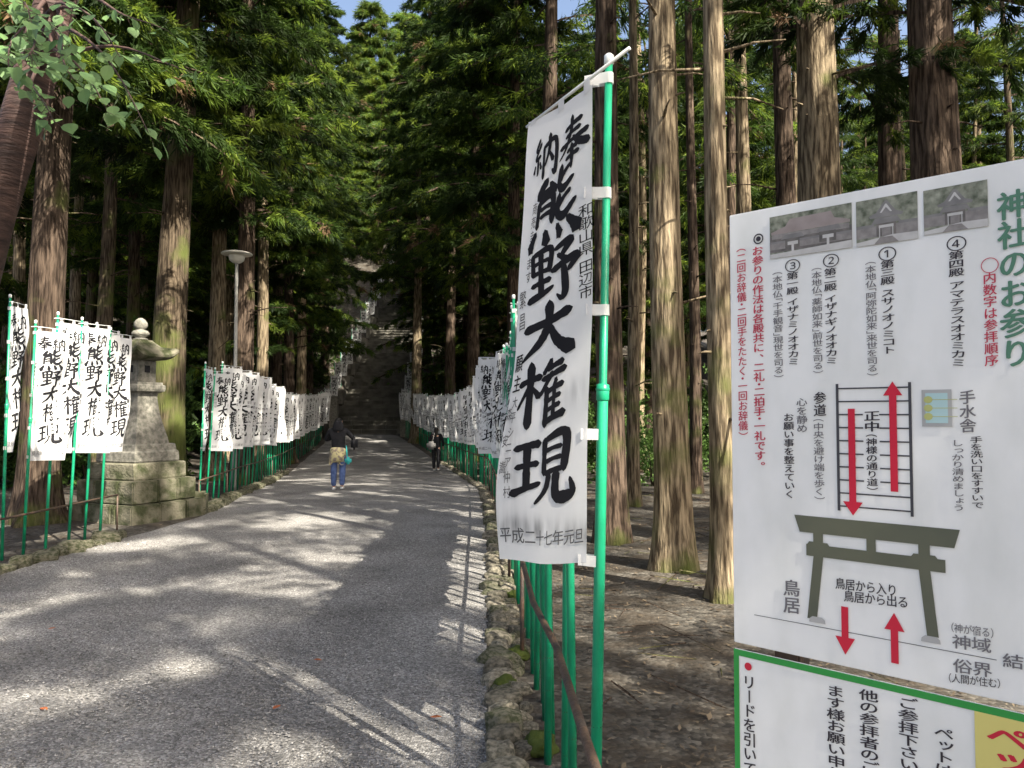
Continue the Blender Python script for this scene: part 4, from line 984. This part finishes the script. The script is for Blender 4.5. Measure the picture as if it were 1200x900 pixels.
top_sign = board('shrine_notice_board', ZB, ZT, 'large white shrine notice board with a torii diagram, red arrows and three photos')
low_sign = board('pet_notice_board', ZB - .62, ZB - .017, 'white notice board with green border and yellow panel below the shrine board')
GZ = top_sign.location.z
def flat(name, polys, mats, parent, lift=.0012, fm=None):
    """polys: lists of (s, z) in board coordinates -> one mesh lying on the board's face"""
    V, F = [], []
    for pl in polys:
        b = len(V); V += [(s, -lift, z - GZ) for s, z in pl]; F.append(tuple(range(b, b + len(pl))))
    return mesh_obj(name, V, F, mats, parent, fmat=fm)
def pxpoly(pts): return [sz_(*p) for p in pts]
def textmesh(name, glyphs, m, parent, lift=.0016):
    V, F = [], []
    for (gv, gf), s, z, w, h in glyphs:
        b = len(V); V += [(s + (x - .5) * w, -lift - zz, z + (y - .5) * h - GZ) for x, y, zz in gv]; F += [tuple(b + q for q in f) for f in gf]
    return mesh_obj(name, V, F, m, parent)
def column(text, pt, pb, m=None, wf=1.0, bold=.016, parent=None, name='text_column', cw=None):
    """vertical text from pixel pt (top of the first character) to pb (foot of the last)"""
    (s0, z0), (s1, z1) = sz_(*pt), sz_(*pb); n_ = sum(.5 if c in ' ・' else .55 if c in '（）「」' else 1 for c in text)
    ph_ = (z0 - z1) / n_; z = z0; s = (s0 + s1) / 2; w = (cw or ph_ * 1.06) * wf; G = []
    for c in text:
        a = .5 if c in ' ・' else .55 if c in '（）「」' else 1
        if c != ' ': G.append((vert_glyph(c, bold), s, z - ph_ * a / 2, w, ph_ * 1.02))
        z -= ph_ * a
    return textmesh(name, G, m or M['sdark'], parent or top_sign)
column('お参りの作法は各殿共に、二礼・二拍手・一礼です。', (889, 288), (890, 551), M['sredtext'], 1.18, bold=.02)
column('（二回お辞儀・二回手をたたく・一回お辞儀）', (870, 290), (870, 511), M['sredtext'], 1.0, bold=.012)
column('第一殿 イザナミノオオカミ', (928, 319), (931, 428), wf=1.6); column('（本地仏「千手観音」現世を司る）', (912, 318), (912, 443), M['sgrey'], 1.35, bold=.01)
column('第二殿 イザナギノオオカミ', (973, 314), (975, 427), wf=1.6); column('（本地仏「薬師如来」前世を司る）', (958, 313), (958, 438), M['sgrey'], 1.35, bold=.01)
column('第三殿 スサノオノミコト', (1040, 305), (1042, 415), wf=1.6); column('（本地仏「阿弥陀如来」来世を司る）', (1021, 306), (1022, 441), M['sgrey'], 1.35, bold=.01)
column('第四殿 アマテラスオオミカミ', (1121, 294), (1123, 430), wf=1.6)
column('内数字は参拝順序', (1160, 319), (1162, 429), M['sredtext'])
column('神社のお参り', (1188, 222), (1190, 431), M['stitle'], bold=.03, name='title_text', cw=.062)
column('参道', (961, 459), (961, 488), bold=.02); column('（中央を避け端を歩く）', (960, 490), (960, 586), M['sgrey'], 1.3, bold=.008)
column('心を静め', (940, 466), (940, 507), M['sgrey'], 1.25, bold=.014); column('お願い事を整えていく', (925, 484), (925, 584), wf=1.25, bold=.016)
column('手水舎', (1134, 457), (1134, 507), M['sgrey'], bold=.02); column('手を洗い口をすすいで', (1144, 511), (1146, 596), wf=1.5, bold=.01); column('しっかり清めましょう', (1122, 515), (1124, 599), M['sgrey'], 1.5, bold=.01)
column('鳥居', (928, 679), (928, 719), M['sgrey'], bold=.02)
for ch, px, py in (('③', 929, 311), ('②', 974, 305), ('①', 1040, 297), ('④', 1121, 285)):
    s, z = sz_(px, py); textmesh('number_mark', [(font_glyph(ch, .0, shear=0), s, z, .05, .042)], M['sdark'], top_sign)
def ring(name, px, py, r, w, m, dot=0):
    s, z = sz_(px, py); P = []
    for k in range(28):
        a, b = 2 * math.pi * k / 28, 2 * math.pi * (k + 1) / 28
        P.append([(s + r * math.cos(a), z + r * math.sin(a)), (s + r * math.cos(b), z + r * math.sin(b)), (s + (r - w) * math.cos(b), z + (r - w) * math.sin(b)), (s + (r - w) * math.cos(a), z + (r - w) * math.sin(a))])
    if dot: P.append([(s + dot * math.cos(2 * math.pi * k / 20), z + dot * math.sin(2 * math.pi * k / 20)) for k in range(20)])
    flat(name, P, m, top_sign, .0016)
ring('double_circle_mark', 889, 280, .0145, .0035, M['sdark'], .007); ring('red_circle_mark', 1160, 311, .0175, .0018, M['sredtext'])
# stairs diagram with arrows
sl_, zt1 = sz_(981, 450); sr_, _ = sz_(1066, 449); _, zb1 = sz_(981, 598); lw = .0034
P = [[(sl_ - lw, zt1), (sl_ + lw, zt1), (sl_ + lw, zb1), (sl_ - lw, zb1)], [(sr_ - lw, zt1), (sr_ + lw, zt1), (sr_ + lw, zb1), (sr_ - lw, zb1)]]
for k in range(10):
    z = zt1 - .012 - (zt1 - zb1 - .024) * k / 9
    a, b = sl_ + lw, sr_ - lw; c0, c1 = sz_(1012, 520)[0], sz_(1031, 520)[0]
    if 2 <= k <= 7: P += [[(a, z + .0018), (c0, z + .0018), (c0, z - .0018), (a, z - .0018)], [(c1, z + .0018), (b, z + .0018), (b, z - .0018), (c1, z - .0018)]]
    else: P.append([(a, z + .0018), (b, z + .0018), (b, z - .0018), (a, z - .0018)])
flat('stairs_diagram', P, M['sline'], top_sign, .0012)
column('正中', (1022, 481), (1022, 506), wf=1.4, bold=.022); column('（神様の通り道）', (1022, 508), (1022, 575), wf=1.3, bold=.018)
def arrow(tip, tail, w, hw, hl):
    (s, z0), (_, z1) = sz_(*tip), sz_(*tail); d = 1 if z0 > z1 else -1
    flat('red_arrow', [[(s - w, z1), (s + w, z1), (s + w, z0 - d * hl), (s - w, z0 - d * hl)], [(s - hw, z0 - d * hl), (s + hw, z0 - d * hl), (s, z0)]], M['sred'], top_sign, .002)
arrow((1000, 604), (1000, 479), .0085, .024, .034); arrow((1046, 447), (1046, 576), .0085, .022, .034)
arrow((991, 767), (991, 711), .0085, .024, .043); arrow((1048, 718), (1048, 777), .0085, .023, .042)
# torii diagram
to = [[(931, 603), (1125, 620), (1119, 638), (938, 620)], [(945, 635), (1108, 655), (1108, 667), (945, 646)]]
Tz = lambda px, py: sz_(px, py)
Pq = []
(sa, za), (sb, zb) = Tz(931, 603), Tz(1125, 620); zt = (za + zb) / 2
Pq.append([(sa, za), (sb, za), (sb - .012, za - .043), (sa + .014, za - .043)])
(s1, z1), (s2, _) = Tz(945, 637), Tz(1108, 655)
Pq.append([(s1, z1), (s2, z1), (s2, z1 - .03), (s1, z1 - .03)])
zk = za - .043
for p_, q_ in ((959, 952), (1083, 1093)):
    a, b = Tz(p_, 640)[0], Tz(q_, 725)[0]; zf = Tz(q_, 725 if p_ < 1000 else 746)[1]; hw = .0125
    Pq += [[(a - hw, zk), (a + hw, zk), (a + hw, z1), (a - hw, z1)], [(a - hw, z1 - .03), (a + hw, z1 - .03), (b + hw, zf), (b - hw, zf)]]
    Pq += [[(a - hw - .011, z1 + .007), (a - hw, z1 + .007), (a - hw, z1), (a - hw - .016, z1)], [(a + hw, z1 + .007), (a + hw + .011, z1 + .007), (a + hw + .016, z1), (a + hw, z1)]]
am = Tz(1021, 640)[0]; Pq.append([(am - .011, zk), (am + .011, zk), (am + .011, z1), (am - .011, z1)])
flat('torii_diagram', Pq, M['storii'], top_sign, .0014)
Pq = []
for q_, y_ in ((958, 727), (1091, 750)):
    s, z = Tz(q_, y_); Pq.append([(s - .021, z - .006), (s - .0195, z + .003), (s - .012, z + .009), (s + .012, z + .009), (s + .0195, z + .003), (s + .021, z - .006)])
flat('torii_footing', [Pq[0]], M['sbase'], top_sign, .0018); flat('torii_footing', [Pq[1]], M['sbase'], top_sign, .0018)
(sa, za), (sb, zb) = Tz(884, 720), Tz(1168, 773); flat('boundary_line', [[(sa, za), (sb, zb), (sb, zb - .0016), (sa, za - .0016)]], M['sline'], top_sign, .001)
def row(text, pa, pb, h, m=None, bold=.012, parent=None):
    (s0, z0), (s1, z1) = sz_(*pa), sz_(*pb); n_ = len(text); w = (s1 - s0) / n_
    return textmesh('text_row', [(font_glyph(c, bold), s0 + w * (k + .5), z0 + (z1 - z0) * (k + .5) / n_, w * 1.04, h) for k, c in enumerate(text)], m or M['sdark'], parent or top_sign)
row('鳥居から入り', (979, 683), (1052, 692), .03); row('鳥居から出る', (989, 698), (1065, 706), .03)
row('（神が宿る）', (1108, 734), (1172, 743), .023, M['sgrey'], .004); row('神域', (1116, 751), (1162, 757), .034, M['sgrey']); row('俗界', (1117, 779), (1163, 786), .034, M['sgrey']); row('（人間が住む）', (1105, 793), (1180, 802), .022, bold=.004); row('結界', (1175, 773), (1226, 780), .033, M['sgrey'])
# basin diagram
(s0, z0), (s1, z1) = Tz(1080, 457), Tz(1116, 500)
bs = flat('basin_diagram', [[(s0, z0), (s1, z0), (s1, z1), (s0, z1)]], M['sbase'], top_sign, .0010)
flat('water', [[(s0 + .008, z0 - .008), (s1 - .008, z0 - .008), (s1 - .008, z1 + .008), (s0 + .008, z1 + .008)]], M['swater'], bs, .0016)
for k in range(3):
    z = z0 + (z1 - z0) * (.27 + .23 * k); s = s0 + .014
    flat('ladle', [[(s + .0095 * math.cos(a), z + .0085 * math.sin(a)) for a in [2 * math.pi * q / 18 for q in range(18)]], [(s + .0095, z + .0007), (s1 + .012, z + .0007), (s1 + .012, z - .0007), (s + .0095, z - .0007)]], M['slade'], bs, .0022)
# the three small faded shrine photographs
PH = [mat('photo_' + n_, a, .45, b, sc_, detail=8, ramp=(.3, .7)) for n_, a, b, sc_ in (('trees', (.06, .075, .045), (.36, .37, .3), 45), ('roof', (.27, .225, .215), (.34, .29, .28), 30), ('dark', (.09, .085, .08), (.2, .18, .17), 40), ('pale', (.46, .45, .44), (.58, .57, .56), 30), ('darkroof', (.17, .165, .165), (.25, .24, .235), 30), ('wall', (.2, .185, .18), (.3, .28, .27), 60))]
def photo(tl, tr, br, bl, pic, hue):
    (s0, z0), (s1, _), (_, z1) = Tz(*tl), Tz(*tr), Tz(*bl)
    V, F, FM = [], [], []
    for k, (mi, pl) in enumerate(pic):
        b = len(V); V += [(s0 + (s1 - s0) * x, -.0008 - .00012 * k, z1 + (z0 - z1) * y_ - GZ) for x, y_ in pl]; F.append(tuple(range(b, b + len(pl)))); FM.append(mi)
    mesh_obj('printed_photo', V, F, PH, top_sign, fmat=FM)
rc = lambda a, b, c, d: [(a, b), (c, b), (c, d), (a, d)]
HALL = [(0, rc(0, 0, 1, 1)), (2, rc(0, .14, 1, .52)), (1, [(.02, .62), (.2, .72), (.26, .88), (.76, .9), (.8, .74), (.98, .64), (.98, .58), (.02, .56)]), (5, rc(.03, .45, .97, .56)), (4, [(.14, .42), (.2, .52), (.4, .53), (.44, .43)]), (4, [(.58, .46), (.63, .57), (.84, .58), (.88, .48)]), (5, rc(0, .2, 1, .36)), (4, rc(0, .34, 1, .39)), (2, rc(.2, .2, .38, .41)), (2, rc(.62, .22, .82, .46)), (3, rc(.23, .27, .36, .35)), (3, rc(.66, .3, .79, .38)), (3, [(0, 0), (1, 0), (1, .17), (0, .1)]), (3, rc(.28, .12, .31, .27)), (3, rc(.71, .14, .74, .3))]
GATE = [(0, rc(0, 0, 1, 1)), (5, rc(0, .16, 1, .4)), (4, rc(0, .38, .3, .44)), (4, rc(.7, .38, 1, .44)), (4, [(.22, .62), (.34, .68), (.48, .92), (.52, .92), (.66, .68), (.78, .62), (.76, .57), (.24, .57)]), (3, [(.4, .67), (.49, .85), (.51, .85), (.6, .67), (.57, .67), (.5, .78), (.43, .67)]), (4, [(.26, .44), (.32, .56), (.68, .56), (.74, .44)]), (2, rc(.34, .16, .66, .44)), (3, rc(.38, .34, .62, .4)), (5, rc(.43, .16, .57, .33)), (3, [(0, 0), (1, 0), (1, .16), (.6, .17), (0, .08)]), (3, rc(.385, .14, .4, .34)), (3, rc(.6, .14, .615, .34)), (5, [(.3, .0), (.7, .0), (.6, .14), (.4, .14)])]
photo((902, 255), (998, 238), (998, 290), (902, 304), HALL, 0); photo((1003, 237), (1075, 225), (1075, 278), (1003, 290), GATE, 0); photo((1082, 224), (1157, 210), (1157, 263), (1082, 276), GATE, 0)
# lower board: green border, yellow panel, pet notice
z1_, z0_ = ZB - .017, ZB - .62; bw = .017
flat('green_border', [[(0, z1_), (WID, z1_), (WID, z1_ - bw), (0, z1_ - bw)], [(0, z1_ - bw), (bw * .9, z1_ - bw), (bw * .9, z0_), (0, z0_)], [(WID - bw, z1_ - bw), (WID, z1_ - bw), (WID, z0_), (WID - bw, z0_)]], M['sgreen'], low_sign, .001)
ys_ = Tz(1142, 840)[0]
flat('yellow_panel', [[(ys_, z1_ - bw), (ys_ + .2, z1_ - bw), (ys_ + .2, z0_ + .03), (ys_, z0_ + .03)]], M['syellow'], low_sign, .001)
def lcol(text, px, ptop, pitch, w, m=None, bold=.018, name='text_column'):
    s, z = sz_(px, ptop); G = []
    for c in text:
        if z - pitch < z0_ + .01: break
        G.append((vert_glyph(c, bold), s, z - pitch / 2, w, pitch * 1.03)); z -= pitch
    textmesh(name, G, m or M['sdark'], low_sign)
lcol('リードを引いて下さい。', 878, 791, .0385, .04); lcol('ます様お願い申し上げます', 979, 803, .029, .047); lcol('他の参拝者のご迷惑に', 1018, 808, .0285, .047); lcol('ご参拝下さいますよう', 1064, 817, .0285, .046); lcol('ペットは抱いて', 1106, 852, .0275, .043); lcol('ペット同伴の', 1181, 850, .052, .085, M['sred'], .035, 'title_text')
s, z = Tz(877, 781); flat('red_dot_mark', [[(s + .0105 * math.cos(2 * math.pi * q / 24), z + .0105 * math.sin(2 * math.pi * q / 24)) for q in range(24)]], M['sred'], low_sign, .0016)
# the two posts carry both boards from behind
pt_ = thing('sign_post_frame', (SO.x, SO.y, GZ), 'dark wooden post frame standing behind both notice boards', 'post frame', rz=SIGN_RZ)
for s in (.14, WID - .14):
    bm = bmesh.new(); box(bm, (s, .058, (ZT - .05 - GZ - .3) / 2), (.07, .07, ZT - .05 - GZ + .3), bev=.006); bm_obj('post', bm, M['iron'], pt_)
for z in (ZT - .25, ZB + .12, ZB - .3):
    bm = bmesh.new(); box(bm, (WID / 2, .0155, z - GZ), (WID - .1, .012, .05)); bm_obj('crosspiece', bm, M['iron'], pt_)

# ------------------------------------------------------------------ cherry tree at the left edge, leaning in over the fence
cb = Vector((-6.55, 8.2, ground(-6.55, 8.2))); ch = thing('cherry_tree', cb, 'leaning dark cherry tree at the left edge with round green leaves hanging into view', 'tree')
k0, k1, k2 = at(-12, 250, 8.2) - cb, at(22, 150, 8.1) - cb, at(62, 10, 8.0) - cb
bm = bmesh.new(); tube(bm, [(0, 0, -.3), (0, 0, .1), k0 * .5 + Vector((.05, 0, 0)), k0, k1, k2, k2 * 1.25], [.36, .3, .25, .235, .21, .19, .15], 18, wob=lambda t, i, p: 1 + .06 * math.sin(3 * t + i) + .05 * noise.noise(p * 3))
bm_obj('trunk', bm, M['bark_cherry'], ch)
LEAVES = []
def leaf(p, d, s):
    d = d.normalized(); n_ = Vector((rng.uniform(-.5, .5), rng.uniform(-.6, .1), 1)).normalized(); e = d.cross(n_).normalized(); n_ = e.cross(d).normalized()
    prof = [(0, 0), (.12, .24), (.38, .4), (.66, .36), (.88, .17), (1.06, 0)]; L = [p + d * a * s - e * b * s - n_ * s * (b * -.12 + a * a * .14) for a, b in prof]; R_ = [p + d * a * s + e * b * s - n_ * s * (b * -.12 + a * a * .14) for a, b in prof]
    C_ = [p + d * a * s - n_ * s * a * a * .14 for a, b in prof]
    for i in range(5): LEAVES.append((L[i], L[i + 1], C_[i + 1], C_[i])); LEAVES.append((C_[i], C_[i + 1], R_[i + 1], R_[i]))
bm = bmesh.new()
for q, (px, py, dp, n_) in enumerate(((62, 38, 4.6, 17), (118, 128, 5.0, 18), (170, 148, 5.1, 9), (40, 60, 4.3, 15), (95, 95, 4.6, 12), (15, 85, 4.4, 14), (60, 148, 4.9, 14), (25, 20, 4.2, 15), (135, 60, 5.4, 8), (232, 82, 5.8, 5), (100, 10, 5.2, 8), (200, 40, 5.8, 6))):
    end = at(px, py, dp) - cb; st_ = k1 + (k2 - k1) * (.5 + .5 * (q % 3) / 2); mid = (st_ + end) / 2 + Vector((-.25, .2, .45))
    pts = []
    for k in range(13):
        t = k / 12; pts.append(st_ * (1 - t) ** 2 + mid * 2 * t * (1 - t) + end * t * t + Vector((.05 * math.sin(7 * t + q), 0, .04 * math.sin(9 * t + q))))
    tube(bm, pts, [.03 * (1 - k / 12) ** 1.3 + .0035 for k in range(13)], 6)
    n_ = int(n_ * 1.8)
    for k in range(n_):
        t = 1 - .42 * (k / n_) ** 1.2; i = min(11, int(t * 12)); p = pts[i] + (pts[i + 1] - pts[i]) * (t * 12 - i) if i < 12 else pts[12]
        d = (pts[min(12, i + 1)] - pts[i]).normalized() + Vector((rng.uniform(-1, 1), rng.uniform(-.8, .8), rng.uniform(-.7, .1))) * 1.1
        o_ = Vector((rng.uniform(-.09, .09), rng.uniform(-.09, .09), rng.uniform(-.1, .04))); leaf(p + o_, d, rng.uniform(.085, .13))
        tube(bm, [p, p + o_], [.002, .0015], 4)
bm_obj('branch', bm, M['bark_cherry'], ch)
fast_quads('leaves', np.array([[tuple(v) for v in q] for q in LEAVES]), [M['cherryleaf']], ch)

# ------------------------------------------------------------------ a few fallen red leaves on the gravel
for px, py, lab in ((6, 878, 'fallen red leaf on the gravel in the bottom left corner'), (61, 744, 'small dark fallen leaf on the gravel near the left kerb'), (51, 841, 'pale brown fallen leaf above the bottom left corner'), (324, 839, 'dark red fallen leaf beside the heart shaped sun patch'), (372, 782, 'tan fallen leaf in the middle of the path'), (511, 851, 'orange fallen leaf on the path near the right kerb'), (604, 811, 'brown fallen leaf among the right kerb stones')):
    p = gp(px, py); a = rng.random() * 6.28; s = .032
    vs, fs = [], []
    prof = [(-1, 0), (-.5, .42), (0, .55), (.5, .4), (1.1, 0)]
    for sx in (1, -1):
        for x, y_ in prof: vs.append((s * (x * math.cos(a) - sx * y_ * math.sin(a)), s * (x * math.sin(a) + sx * y_ * math.cos(a)), .055 + s * (.5 * abs(y_) + .15 * x * x)))
    fs = [(0, 1, 6, 5), (1, 2, 7, 6), (2, 3, 8, 7), (3, 4, 9, 8)]
    o = mesh_obj('fallen_leaf', vs, fs, M['leaf_dead']); o.location = (p.x, p.y, p.z - .01); tag(o, lab, 'leaf')
